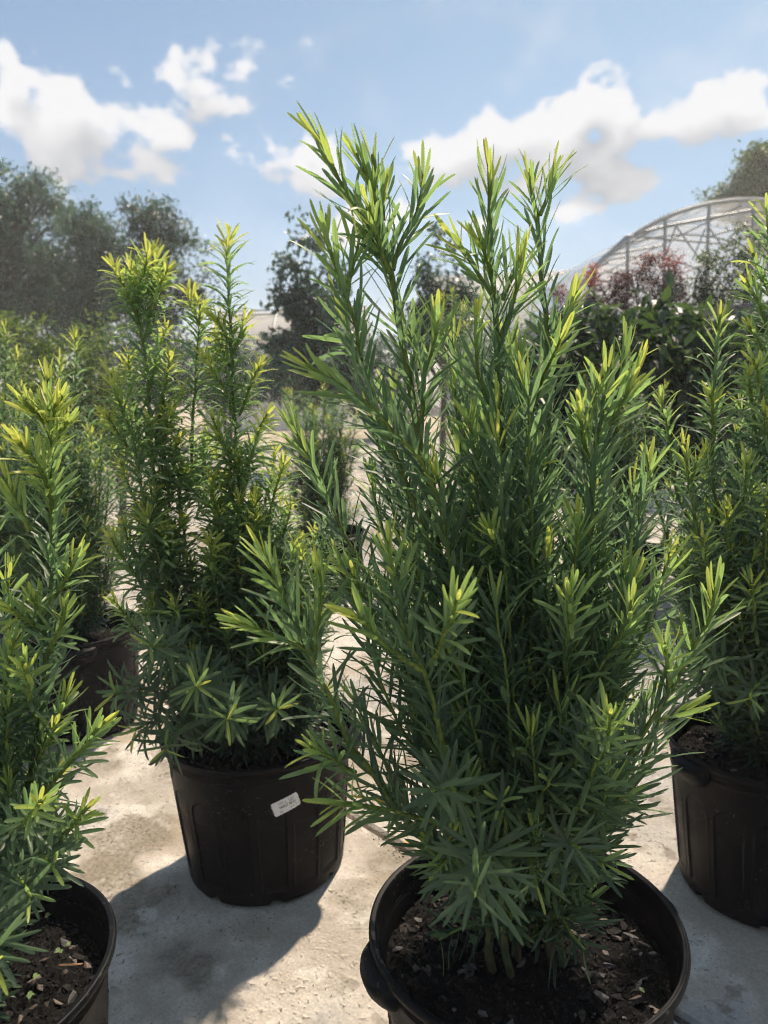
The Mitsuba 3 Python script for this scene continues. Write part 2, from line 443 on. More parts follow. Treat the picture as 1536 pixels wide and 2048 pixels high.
class Shrub:
    """One podocarpus: stems (parts), leaves (parts) and the rest of its foliage."""

    def __init__(self, key, seed, leaf_len=.06, leaf_w=.0068, curl=1, spacing=.0052, young=.08, yellow=1.0):
        self.key, self.r = key, np.random.default_rng(seed)
        self.L = Leaves()
        self.ll, self.lw, self.curl, self.sp, self.young, self.yellow = leaf_len, leaf_w, curl, spacing, young, yellow
        self.twigs = MB()
        self.agebase, self.ang = 0.0, (.55, .95)

    def stem(self, P, r0, r1, leaf_from=0.0, own=True, dens=1.0, lmul=1.0, young=None, agebase=0.0, tipang=.22, ang=None, bare_u=None, topcut=False):
        """P runs from base to tip."""
        r = self.r
        ang = ang or self.ang
        Q = spline(P, .012)
        jit = (np.stack([meshkit.noise(np.stack([Q[:, 2] * 30 + s * 9, Q[:, 0] * 30, Q[:, 1] * 30], -1), int(r.integers(1e6))) for s in range(3)], -1) - .5) * .006
        jit[0] = 0
        Q = Q + jit
        s = np.concatenate([[0], np.cumsum(np.linalg.norm(np.diff(Q, axis=0), axis=1))])
        L = s[-1]
        t = unit(np.gradient(Q, axis=0))
        fromtip = L - s
        yl = self.young if young is None else young
        u = np.clip(1 - fromtip / .85, 0, 1) if bare_u is None else np.full(len(Q), bare_u)
        mb = MB() if own else self.twigs
        rad = r0 + (r1 - r0) * (s / max(L, 1e-6)) ** .8
        tube(mb, Q, rad, 7 if own else 5, u)
        if own:
            part(self.key, 'stem', mb.ply('stem_bark', smooth=True))
        sp = self.sp / dens
        x = leaf_from * L + sp * r.random()
        phi = r.random() * 6.28
        while x < L:
            p = np.array([np.interp(x, s, Q[:, k]) for k in range(3)])
            tt = unit(np.array([np.interp(x, s, t[:, k]) for k in range(3)]))
            ft = L - x
            a = np.cross(tt, [.3, .9, .1])
            a = unit(a)
            b = np.cross(tt, a)
            rad_dir = a * math.cos(phi) + b * math.sin(phi)
            near = math.exp(-ft / .022)
            al = (ang[0] + (ang[1] - ang[0]) * r.random()) * (1 - near) + tipang * (.6 + .8 * r.random()) * near
            al += (r.random() - .5) * .25
            if ft > .15:
                al += .22 * r.random()
            d = unit(tt * math.cos(al) + rad_dir * math.sin(al))
            n = unit(tt * math.sin(al) - rad_dir * math.cos(al))
            roll = (r.random() - .5) * .8
            n = unit(n * math.cos(roll) + np.cross(d, n) * math.sin(roll))
            Lf = self.ll * lmul * (.78 + .4 * r.random()) * (1 - .5 * near)
            if r.random() < .06:
                Lf *= .55
            W = self.lw * (.82 + .36 * r.random()) * (1 - .25 * near) * (.75 + .25 * lmul)
            fresh = math.exp(-(ft / yl) ** 1.6) if yl > 0 else 0
            age = agebase + self.agebase * (1 - math.exp(-(max(p[2] - SOILZ, 0) / .30) ** 1.5)) + .03 + .22 * r.random() + (.78 * self.yellow) * fresh * (.75 + .35 * r.random())
            age = float(np.clip(age, 0, .93))
            if ft > .12 and Lf < .05 and r.random() < .003:
                age = .97
            c = self.curl + int(r.integers(-1, 2)) + (int(r.integers(-1, 3)) if r.random() < .12 else 0)
            c = int(np.clip(c - (1 if near > .5 else 0), 0, len(CURV) - 1))
            self.L.add(p + rad_dir * rad[min(len(rad) - 1, int(x / L * (len(rad) - 1)))] * .7, d, n, Lf, W, age, 2 * c + int(r.integers(0, 2)))
            phi += 2.399 + (r.random() - .5) * .5
            x += sp * (.7 + .6 * r.random())
        return Q

    def laterals(self, Q, n, lo, hi, length, up=.5, **k):
        r = self.r
        t = unit(np.gradient(Q, axis=0))
        for _ in range(n):
            i = int(len(Q) * (lo + (hi - lo) * r.random()))
            i = min(max(i, 1), len(Q) - 2)
            out = unit(r.normal(size=3) * [1, 1, .15])
            d = unit(t[i] * .55 + out * .85 + np.array([0, 0, up * .3]))
            l = length * (.55 + .8 * r.random())
            P = [Q[i], Q[i] + d * l * .5, Q[i] + unit(d + np.array([0, 0, up])) * l]
            self.stem(P, .0019, .0011, .12, own=False, **k)

    def finish(self, n_parts):
        if self.twigs.n:
            part(self.key, 'twig', self.twigs.ply('stem_bark', smooth=True), kind='stuff')
        self.L.build(self.key, 'needle_leaf', n_parts)


# ------------------------------------------------------------------ the setting: ground, concrete paving
gm = MB()
gm.add([[-400, -60, -.03], [400, -60, -.03], [400, 900, -.03], [-400, 900, -.03]], [[0, 1, 2], [0, 2, 3]])
scene['ground'] = gm.ply('gravel')
labels['ground'] = {'kind': 'structure', 'label': 'pale gravel yard behind the concrete paving', 'category': 'ground'}
J0, J1 = onz(690, 1622, 0)[:2], onz(830, 1708, 0)[:2]
jd = unit(J1 - J0)
jn = np.array([-jd[1], jd[0]])
if jn[1] < 0:
    jn = -jn
labels['pavement'] = {'kind': 'structure', 'label': 'stained beige concrete paving with an open joint', 'category': 'pavement'}
AREA = sbox(-9, -2.5, 9, 13.0)
for k in range(-2, 5):
    for m in range(-3, 4):
        o = J0 + jn * (k * 3.2) + jd * (m * 3.6 + 1.2)
        g = .006
        quad = [o + jd * (g) + jn * g, o + jd * (3.6 - g) + jn * g, o + jd * (3.6 - g) + jn * (3.2 - g), o + jd * g + jn * (3.2 - g)]
        pg = Polygon(quad).intersection(AREA)
        if pg.is_empty or pg.area < .05:
            continue
        top = pg.buffer(-.006, join_style=2)
        if top.is_empty:
            continue
        z0 = 0.0 + (.0035 if (k == 0 and m % 2) else 0)
        a, b = np.array(pg.exterior.coords)[:-1], np.array(top.exterior.coords)[:-1]
        if len(a) != len(b):
            continue
        n = len(a)
        v = np.vstack([np.c_[a, np.full(n, -.09)], np.c_[a, np.full(n, -.006)], np.c_[b, np.zeros(n)]])
        f = []
        for i in range(n):
            j = (i + 1) % n
            f += [[i, j, n + j], [i, n + j, n + i], [n + i, n + j, 2 * n + j], [n + i, 2 * n + j, 2 * n + i]]
        for i in range(1, n - 1):
            f.append([2 * n, 2 * n + i, 2 * n + i + 1])
        part('pavement', 'slab', mikit.ply((v, np.array(f)), 'concrete', smooth=False))


# ------------------------------------------------------------------ nursery pots
PR, PB, PH = .18, .1448, .2767


def pot_profile(nz):
    z = np.linspace(0, PH - .034, nz)
    r = PB + (.168 - PB) * (z / (PH - .034)) ** .9
    return z, r


def pot_outer(nth, nz):
    th = np.arange(nth) / nth * 2 * np.pi
    z, r = pot_profile(nz)
    # below the wall: the rounded foot; above: four fine rings and the collar under the lip
    zz = np.concatenate([[0.002, 0.0045], z[2:], PH - .034 + np.array([.002, .004, .006, .008, .010, .012, .014, .016, .018, .020, .021])])
    rr = np.concatenate([[PB - .006, PB - .001], r[2:], .168 + np.array([.0016, .0002, .0022, .0008, .0028, .0014, .0034, .0018, .0040, .0052, .0062])])
    ZZ, TH = np.meshgrid(zz, th, indexing='ij')
    RR = np.repeat(rr[:, None], nth, 1)
    loc = ((TH / (2 * np.pi) * 16) % 1 - .5) * 2 * np.pi / 16
    x = loc * RR
    hw = .0255 * RR / .165
    top = .198
    ay = np.maximum(ZZ - (top - hw), 0)
    sd = np.where(ay > 0, hw - np.sqrt(x ** 2 + ay ** 2), hw - np.abs(x))
    sd = np.minimum(sd, ZZ - .030)
    rec = np.clip(sd / .0022, 0, 1)
    rec = rec * rec * (3 - 2 * rec)
    RR = RR - .0026 * rec
    ridge = np.exp(-((sd + .001) / .0012) ** 2) * (ZZ > .02)
    RR = RR + .0008 * ridge
    notch = np.clip(1 - np.sqrt(((np.abs(x) - .0) / .012) ** 2 + (ZZ / .016) ** 2), 0, 1)
    even = (np.floor(TH / (2 * np.pi) * 16).astype(int) % 2 == 0)
    RR = RR - np.where(even, np.minimum(notch * 3, 1) * .010, 0)
    v = np.stack([RR * np.cos(TH), RR * np.sin(TH), ZZ], -1).reshape(-1, 3)
    i, j = np.meshgrid(np.arange(len(zz) - 1), np.arange(nth), indexing='ij')
    q = np.stack([i * nth + j, i * nth + (j + 1) % nth, (i + 1) * nth + (j + 1) % nth, (i + 1) * nth + j], -1).reshape(-1, 4)
    c = len(v)
    v = np.vstack([v, [[0, 0, .002]]])
    f = np.vstack([q[:, [0, 1, 2]], q[:, [0, 2, 3]], [[(k + 1) % nth, k, c] for k in range(nth)]])
    return v, f


def lathe(prof, nth):
    prof = np.array(prof, float)
    th = np.arange(nth) / nth * 2 * np.pi
    v = np.stack([prof[:, 0][:, None] * np.cos(th), prof[:, 0][:, None] * np.sin(th), np.repeat(prof[:, 1][:, None], nth, 1)], -1).reshape(-1, 3)
    i, j = np.meshgrid(np.arange(len(prof) - 1), np.arange(nth), indexing='ij')
    q = np.stack([i * nth + j, i * nth + (j + 1) % nth, (i + 1) * nth + (j + 1) % nth, (i + 1) * nth + j], -1).reshape(-1, 4)
    return v, np.vstack([q[:, [0, 1, 2]], q[:, [0, 2, 3]]])


def rim_mesh(nth):
    c = PH - .010
    return lathe([(.1742, PH - .0128), (.1772, PH - .0122), (.1795, PH - .009), (.1803, PH - .005), (.1797, PH - .0016), (.1778, PH + .0002), (.1757, PH - .0004), (.1748, PH - .0014), (.1738, PH - .0006), (.1722, PH - .0016), (.1712, PH - .005),
                  (.1700, PH - .012), (.1690, PH - .028), (.1672, PH - .034), (.1662, PH - .036), (.1640, PH - .06), (.1585, PH - .12)], nth)


def handle_mesh():
    s = np.linspace(-1, 1, 25)
    prof = [(.0, 0.0), (.35, -.002), (.72, -.0045), (.95, -.010), (1.0, -.017), (.86, -.026), (.5, -.036), (.12, -.044), (-.25, -.048)]
    v = []
    for a in s:
        w = max(0.0, 1 - abs(a) ** 2.6) ** .6
        ang = a * .044 / PR
        for (q, dz) in prof:
            r = .1735 + .0215 * q * w
            v.append([r * math.cos(ang), r * math.sin(ang), PH - .008 + dz * (.35 + .65 * w)])
    m = len(prof)
    f = []
    for i in range(len(s) - 1):
        for j in range(m - 1):
            a = i * m + j
            f += [[a, a + 1, a + m + 1], [a, a + m + 1, a + m]]
    return np.array(v), np.array(f)


WALL_HI = mikit.ply(pot_outer(640, 64), 'pot_plastic', smooth=True)
WALL_LO = mikit.ply(pot_outer(192, 24), 'pot_plastic', smooth=True)
RIM = mikit.ply(rim_mesh(160), 'pot_plastic', smooth=True)
HANDLE = mikit.ply(handle_mesh(), 'pot_plastic', smooth=True)
SOILZ = PH - .052


def soil_height(x, y, seed, mound=.012):
    r = np.hypot(x, y)
    p = np.stack([x, y, 0 * x], -1)
    h = SOILZ + mound * (1 - (r / .16) ** 2) + (meshkit.fbm(p * 22, 4, seed) - .5) * .022
    return h + (meshkit.fbm(p * 150, 3, seed + 5) - .5) * .010


def soil_mesh(seed, nr=90, nth=260):
    rr = np.linspace(.002, .1615, nr)
    th = np.arange(nth) / nth * 2 * np.pi
    Rr, TH = np.meshgrid(rr, th, indexing='ij')
    x, y = Rr * np.cos(TH), Rr * np.sin(TH)
    v = np.stack([x, y, soil_height(x, y, seed)], -1).reshape(-1, 3)
    i, j = np.meshgrid(np.arange(nr - 1), np.arange(nth), indexing='ij')
    q = np.stack([i * nth + j, (i + 1) * nth + j, (i + 1) * nth + (j + 1) % nth, i * nth + (j + 1) % nth], -1).reshape(-1, 4)
    return v, np.vstack([q[:, [0, 1, 2]], q[:, [0, 2, 3]]])


def chip_mesh(r, flat=.3):
    p = unit(r.normal(size=(13, 3))) * (.6 + .4 * r.random((13, 1)))
    p = np.round(p * 1.6) / 1.6 + r.normal(size=p.shape) * .06
    p = p * [1, .35 + .5 * r.random(), flat * (.5 + .8 * r.random())]
    h = ConvexHull(p)
    m = trimesh.Trimesh(p, h.simplices, process=True)
    m.fix_normals()
    return np.array(m.vertices), np.array(m.faces)


_cr = np.random.default_rng(5)
CHIPM = [chip_mesh(_cr) for _ in range(12)]
CHIPP = {(i, c): mikit.ply(CHIPM[i], f'bark_chip_{c}', smooth=False) for i in range(12) for c in range(len(CHIPC))}


def rot(r, tilt=.5):
    a, b, c = r.random() * 6.28, r.normal() * tilt, r.normal() * tilt
    return trimesh.transformations.euler_matrix(b, c, a, 'sxyz')[:3, :3]


def make_pot(x, y, turn, label, seed, hi=True, chips=0, crumbs=0, z0=0.0, handles=(0, math.pi), light_side=None, chipset=(0, 1, 2, 2, 3, 4, 5, 5)):
    key = thing('nursery_pot', label, 'pot', 'black nursery pots')
    M = T().translate([x, y, z0]).rotate([0, 0, 1], math.degrees(turn))
    part(key, 'wall', {**(WALL_HI if hi else WALL_LO), 'to_world': M})
    part(key, 'rim', {**RIM, 'to_world': M})
    for h in handles:
        part(key, 'handle', {**HANDLE, 'to_world': T().translate([x, y, z0]).rotate([0, 0, 1], math.degrees(h))})
    M0 = T().translate([x, y, z0])
    s = part(key, 'soil', mikit.ply(soil_mesh(seed, 90 if hi else 40, 260 if hi else 100), 'potting_soil', smooth=False, to_world=M0))
    r = np.random.default_rng(seed)
    for k in range(chips):
        rad, a = .158 * math.sqrt(r.random()), r.random() * 6.28
        if k < chips * .6:
            a = math.radians(-90) + (r.random() - .5) * 5.0
            rad = .155 * r.random() ** .42
        px, py = rad * math.cos(a), rad * math.sin(a)
        sz = .0042 + .0095 * r.random() ** 1.8
        z = float(soil_height(np.array(px), np.array(py), seed)) + sz * .18
        Mx = np.eye(4)
        Mx[:3, :3] = rot(r, .38) * sz
        Mx[:3, 3] = [x + px, y + py, z0 + z]
        part(s, 'bark_chip', {**CHIPP[(int(r.integers(12)), int(chipset[int(r.integers(len(chipset)))]))], 'to_world': T(Mx)})
    if crumbs:
        for c in range(3):
            mb = MB()
            for k in range(crumbs // 3):
                rad, a = .16 * math.sqrt(r.random()), r.random() * 6.28
                px, py = rad * math.cos(a), rad * math.sin(a)
                sz = .0011 + .0032 * r.random() ** 2
                v, f = CHIPM[int(r.integers(12))]
                z = float(soil_height(np.array(px), np.array(py), seed)) + sz * .3
                mb.add(v * [1, 1, 1.5] @ (rot(r, .8) * sz).T + [x + px, y + py, z0 + z], f)
            part(s, 'bark_crumbs', mb.ply(f'bark_chip_{(2, 5, 1)[c]}'), kind='stuff')
    return key


FRONT, MID, RGT, LFT = (.1448, .8034), (-.2482, 1.3599), (.656, 1.2395), (-.503, .7588)
POT_F = make_pot(*FRONT, .1, 'black ribbed nursery pot in the centre foreground with bark chips on its soil', 31, chips=230, crumbs=2600, handles=(math.radians(196), math.radians(16)))
POT_M = make_pot(*MID, .05, 'black nursery pot with the white price sticker on its front', 32, chips=20, crumbs=600, handles=(math.radians(170), math.radians(-10)))
POT_R = make_pot(*RGT, .12, 'black nursery pot cut by the right edge, standing behind the front pot', 33, chips=70, crumbs=1500, handles=(math.radians(197), math.radians(17)))
POT_L = make_pot(*LFT, .2, 'black nursery pot in the bottom left corner, with seedlings and a straw in it', 34, chips=150, crumbs=2200, handles=(math.radians(-62), math.radians(118)))


def sticker(pot, cx, cy, ang, zc, w, h, tilt, lines, pos=None):
    """A paper sticker bent round the pot's wall, with its printing a hair proud of it."""
    def wrap(pts, lift):
        pts = np.asarray(pts, float)
        a = pts[:, 0] * math.cos(tilt) - pts[:, 1] * math.sin(tilt)
        b = pts[:, 0] * math.sin(tilt) + pts[:, 1] * math.cos(tilt)
        z = zc + b
        r = PB + (.168 - PB) * (np.clip(z, 0, PH - .034) / (PH - .034)) ** .9 + .0012 + lift
        th = ang + a / r
        return np.stack([cx + r * np.cos(th), cy + r * np.sin(th), z], -1)

    def patch(x0, y0, x1, y1, lift, mb, n=8, rad=0.0, thick=0.0):
        if rad:
            pg = sbox(x0 + rad, y0 + rad, x1 - rad, y1 - rad).buffer(rad, quad_segs=5)
            v, f = trimesh.creation.triangulate_polygon(pg, engine='earcut')
            m = trimesh.Trimesh(np.c_[v, 0 * v[:, 0]], f).subdivide_to_size(.004)
            mb.add(wrap(m.vertices[:, :2], lift), m.faces)
            e = np.array(pg.exterior.segmentize(.003).coords)[:-1]
            n = len(e)
            vv = np.vstack([wrap(e, lift), wrap(e, lift - thick)])
            mb.add(vv, [[i, (i + 1) % n, n + i] for i in range(n)] + [[(i + 1) % n, n + (i + 1) % n, n + i] for i in range(n)])
            return
        xs = np.linspace(x0, x1, n)
        v = wrap([(a, b) for a in xs for b in (y0, y1)], lift)
        mb.add(v, [f for i in range(n - 1) for f in ([2 * i, 2 * i + 2, 2 * i + 1], [2 * i + 1, 2 * i + 2, 2 * i + 3])])
    mb = MB()
    patch(-w / 2, -h / 2, w / 2, h / 2, .0004, mb, rad=.003, thick=.0008)
    s = part(pot, 'price_sticker', mb.ply('sticker_paper'), label='white printed price sticker')
    if lines:
        mb = MB()
        for (x0, y0, x1, y1) in lines:
            patch(x0 * w, y0 * h, x1 * w, y1 * h, .0007, mb, n=3)
        part(s, 'print', mb.ply('ink'), kind='stuff')


# the sticker's print is too small to read in the photograph: two lines of words, a barcode, a price and a size
_pr = np.random.default_rng(3)
PRN = []


def words(x0, x1, y, h, r):
    x = x0
    while x < x1:
        wd = .012 + .014 * r.random()
        if r.random() < .84:
            hh = h * (.55 + .45 * r.random())
            PRN.append((x, y, min(x + wd, x1), y + hh * .28))
            if r.random() < .6:
                PRN.append((x, y + hh * .28, x + wd * .4, y + hh))
            if r.random() < .5:
                PRN.append((x + wd * .2, y + hh * .72, x + wd, y + hh))
        x += wd + .007


words(-.25, .06, .27, .10, _pr), words(.12, .34, .27, .10, _pr), words(-.20, .06, .14, .10, _pr), words(.12, .26, .14, .10, _pr)
x = -.26
while x < .34:
    wd = .004 + .012 * _pr.random()
    if not .07 < x < .10:
        PRN.append((x, -.10, x + wd, .09))
    x += wd + .004 + .010 * _pr.random()
words(.12, .40, -.33, .17, _pr), words(-.30, -.16, -.36, .12, _pr)
_st = onz(577, 1604, .20)
sang = math.atan2(-.985, .30)
sticker(POT_M, *MID, math.radians(-67), .199, .048, .0265, math.radians(16), PRN)
sticker(POT_L, *LFT, math.radians(-14), .085, .075, .15, 0.0, None)

# ------------------------------------------------------------------ the front podocarpus: its stems as they stand in the photograph
def trace(pts, y_tip, y_base, root=None, rootz=SOILZ + .005, trim=.019):
    """Waypoints from tip to base (photo pixels), each with its own depth between y_tip and y_base, as world points from base to tip."""
    pts = np.array(pts, float)
    s = np.concatenate([[0], np.cumsum(np.linalg.norm(np.diff(pts, axis=0), axis=1))])
    k = s / s[-1]
    P = [at(u, v, y_tip + (y_base - y_tip) * t) for (u, v), t in zip(pts, k)]
    if trim:   # the traced tip is the end of the topmost leaves: the shoot itself ends lower
        g = np.linalg.norm(P[1] - P[0])
        P[0] = P[0] + (P[1] - P[0]) * min(.75, trim / g)
    if root is not None:
        P.append(np.array([root[0], root[1], rootz]))
    return P[::-1]


key = thing('podocarpus_shrub', 'tall open podocarpus shrub with long narrow leaves, rooted in the front centre pot', 'shrub', 'potted podocarpus shrubs')
S = Shrub(key, 101, leaf_len=.050, leaf_w=.0045, curl=1, spacing=.0037, young=.05, yellow=.80)
S.agebase = .20
fx, fy = FRONT
MAIN = [  # (waypoints tip to base, y tip, y base, root?, r0, r1, leaf start, lateral twigs)
    ([(740, 268), (747, 330), (763, 453), (783, 551), (794, 610), (810, 707), (833, 844), (849, 957), (880, 1120), (930, 1310), (985, 1440), (1010, 1650)], .76, .80, (fx - .005, fy), .0085, .0024, .26, 4),
    ([(978, 285), (978, 356), (978, 434), (982, 520), (994, 649), (1001, 805), (1009, 942), (1020, 1120), (1015, 1290), (1000, 1430), (1015, 1640)], .80, .81, (fx + .01, fy + .01), .0075, .0024, .24, 3),
    ([(1060, 300), (1068, 395), (1083, 531), (1095, 668), (1099, 805), (1095, 922), (1085, 1120), (1062, 1330), (1045, 1550)], .90, .86, (fx + .02, fy + .04), .0065, .0024, .22, 3),
    ([(1222, 690), (1210, 770), (1196, 860), (1188, 960), (1171, 1150), (1140, 1330), (1110, 1560), (1085, 1700)], .74, .76, (fx + .03, fy - .02), .0060, .0016, .18, 4),
    ([(500, 1058), (557, 1170), (588, 1240), (616, 1302), (659, 1388), (694, 1478), (737, 1540), (790, 1610), (890, 1710), (960, 1760)], .62, .74, (fx - .04, fy - .02), .0055, .0015, .08, 2),
    ([(765, 1040), (776, 1119), (792, 1189), (815, 1271), (850, 1349), (870, 1420), (889, 1498), (930, 1620), (975, 1720)], .62, .74, (fx - .02, fy - .03), .0050, .0015, .12, 2),
    ([(562, 815), (600, 883), (635, 950), (678, 1045), (710, 1103), (745, 1173), (790, 1232), (850, 1330), (930, 1500), (985, 1650)], .80, .82, (fx - .02, fy + .02), .0055, .0015, .16, 3),
    ([(1345, 1068), (1333, 1134), (1310, 1205), (1275, 1275), (1230, 1350), (1180, 1450), (1130, 1560), (1090, 1700)], .76, .79, (fx + .03, fy), .0050, .0015, .12, 2),
    ([(1440, 1135), (1416, 1232), (1380, 1302), (1341, 1369), (1306, 1435), (1250, 1525), (1180, 1640), (1110, 1740)], .68, .74, (fx + .04, fy - .02), .0052, .0015, .08, 2),
    ([(583, 697), (640, 740), (732, 805), (794, 875), (841, 922), (880, 1010), (905, 1150), (940, 1320), (985, 1500)], .66, .78, (fx - .01, fy - .01), .0050, .0015, .14, 2),
    ([(638, 400), (661, 512), (689, 582), (716, 657), (722, 720), (765, 850), (840, 1040), (900, 1220), (975, 1440)], .70, .79, (fx - .015, fy + .01), .0050, .0015, .16, 3),
]
for (pts, yt, yb, root, r0, r1, lf, nl) in MAIN:
    Q = S.stem(trace(pts, yt, yb, root), r0, r1, lf, young=.06, ang=(.36, .85))
    S.laterals(Q, nl, .2, .6, .085, young=.03)
SIDE = [
    ([(610, 222), (655, 315), (694, 385), (744, 477), (783, 551)], .72, .765), ([(850, 305), (847, 363), (833, 422), (802, 489), (786, 540)], .80, .77),
    ([(736, 380), (738, 420), (752, 480), (775, 545)], .70, .765), ([(700, 268), (722, 330), (752, 400)], .74, .76), ([(770, 335), (768, 380), (765, 440)], .78, .762),
    ([(1130, 300), (1107, 348), (1080, 430)], .90, .89), ([(880, 455), (915, 490), (948, 530), (985, 590)], .76, .80), ([(960, 440), (966, 490), (982, 545)], .76, .80),
    ([(950, 590), (951, 670), (965, 760), (985, 850)], .72, .80), ([(1042, 460), (1035, 520), (1005, 600)], .78, .81), ([(1048, 470), (1040, 560), (1000, 680)], .74, .80),
    ([(1130, 645), (1120, 690), (1085, 760), (1060, 820)], .74, .84), ([(1170, 548), (1140, 610), (1098, 690)], .86, .88), ([(1262, 655), (1245, 740), (1205, 830)], .78, .745),
    ([(1290, 700), (1260, 780), (1198, 880)], .72, .745), ([(1150, 790), (1165, 860), (1190, 940)], .70, .75), ([(870, 590), (872, 660), (850, 760), (835, 850)], .70, .775),
    ([(800, 600), (815, 660), (835, 740)], .84, .775), ([(670, 600), (690, 650), (722, 720)], .82, .72), ([(720, 440), (715, 500), (690, 580)], .76, .71),
    ([(440, 1238), (514, 1255), (596, 1294), (625, 1320)], .60, .67), ([(637, 1105), (643, 1180), (630, 1300)], .66, .665), ([(670, 1222), (721, 1236), (772, 1291), (842, 1340)], .58, .66),
    ([(920, 1175), (895, 1250), (862, 1330)], .56, .66), ([(600, 1482), (660, 1515), (710, 1545)], .62, .70), ([(630, 1608), (700, 1605), (790, 1622), (900, 1660)], .60, .72),
    ([(975, 1035), (1000, 1120), (1020, 1210)], .68, .80), ([(1140, 1155), (1138, 1230), (1135, 1320), (1130, 1420)], .62, .75), ([(1263, 1175), (1255, 1240), (1215, 1310), (1145, 1430)], .66, .77),
    ([(1325, 1265), (1333, 1320), (1335, 1380)], .64, .70), ([(1225, 1400), (1212, 1470), (1180, 1560), (1140, 1640)], .58, .72), ([(1420, 1400), (1380, 1420), (1320, 1440)], .70, .72),
    ([(690, 1110), (720, 1180), (760, 1250)], .74, .80), ([(860, 900), (880, 980), (920, 1080), (960, 1200)], .70, .80), ([(930, 800), (950, 900), (970, 1000)], .70, .80),
    ([(1050, 900), (1060, 1000), (1075, 1120)], .76, .85), ([(800, 1060), (830, 1150), (880, 1260)], .76, .80), ([(1200, 1060), (1190, 1180), (1150, 1300)], .80, .76),
    ([(1240, 1100), (1200, 1250), (1120, 1420)], .86, .82), ([(860, 1100), (900, 1250), (950, 1380)], .88, .82), ([(760, 760), (790, 850), (830, 960)], .88, .80),
    ([(900, 640), (925, 760), (965, 900)], .92, .84), ([(1010, 640), (1030, 780), (1060, 930)], .94, .87), ([(1160, 1000), (1150, 1120), (1110, 1260)], .68, .78),
]
for (pts, yt, yb) in SIDE:
    S.stem(trace(pts, yt, yb), .0026, .0012, .06, young=.055, ang=(.36, .85))
# rosettes that lean towards the camera over the pot
ROS = [((945, 1790), .545, (985, 1700), .70, 1.15), ((862, 1585), .58, (930, 1610), .70, .85), ((1160, 1690), .62, (1090, 1720), .72, .85)]
for (tip, yt, b, yb, lm) in ROS:
    A, B = at(*b, yb), at(*tip, yt)
    S.stem([A, (A + B) / 2 + [0, 0, .012], B], .0028, .0014, .2, lmul=lm, young=0, tipang=1.1, ang=(.85, 1.5), dens=1.1)
LOW = [((1075, 1770), .66, (1040, 1700), .74), ((1205, 1450), .62, (1130, 1580), .73), ((1000, 1600), .66, (1020, 1700), .76), ((870, 1740), .68, (960, 1740), .76), ((1215, 1730), .68, (1120, 1740), .76),
       ((1100, 1560), .66, (1070, 1690), .76), ((1260, 1590), .70, (1160, 1680), .78)]
for (tip, yt, b, yb) in LOW:
    A, B = at(*b, yb), at(*tip, yt)
    S.stem([A, (A + B) / 2 + [0, 0, .015], B], .0028, .0014, .1, lmul=1.0, young=.012, tipang=.6, ang=(.6, 1.15), dens=.95)
rf = np.random.default_rng(77)
for k in range(76):   # the inner shoots that fill the shrub
    a = rf.random() * 6.28
    zt = SOILZ + .16 + .54 * rf.random() ** .9
    hh = (zt - SOILZ) / .8
    rr = (.02 + .17 * rf.random() ** .7) * min(.22 + 1.6 * hh, 1.25 - .55 * hh)
    tip = np.array([fx - .022 + rr * 1.15 * math.cos(a), fy + .02 + rr * .85 * math.sin(a), zt])
    b0 = np.array([fx + .02 * math.cos(a), fy + .02 * math.sin(a), SOILZ + (zt - SOILZ) * (.1 + .3 * rf.random())])
    Q = S.stem([b0, (b0 + tip) / 2 + np.array([math.cos(a), math.sin(a), 0]) * .02, tip], .003, .0012, .05, own=False, young=.02, dens=1.0, lmul=1.12)
    S.laterals(Q, 1, .1, .6, .06, young=.02)
for k in range(5):   # short drooping shoots over the soil
    a = rf.random() * 6.28
    b0 = np.array([fx + .015 * math.cos(a), fy + .015 * math.sin(a), SOILZ + .03 + .08 * rf.random()])
    tip = b0 + np.array([math.cos(a) * .085, math.sin(a) * .085, .02 - .03 * rf.random()])
    S.stem([b0, (b0 + tip) / 2 + [0, 0, .012], tip], .0024, .0012, .1, own=False, young=.01, lmul=1.35, ang=(.9, 1.5), tipang=1.0, dens=.8)
S.finish(300)


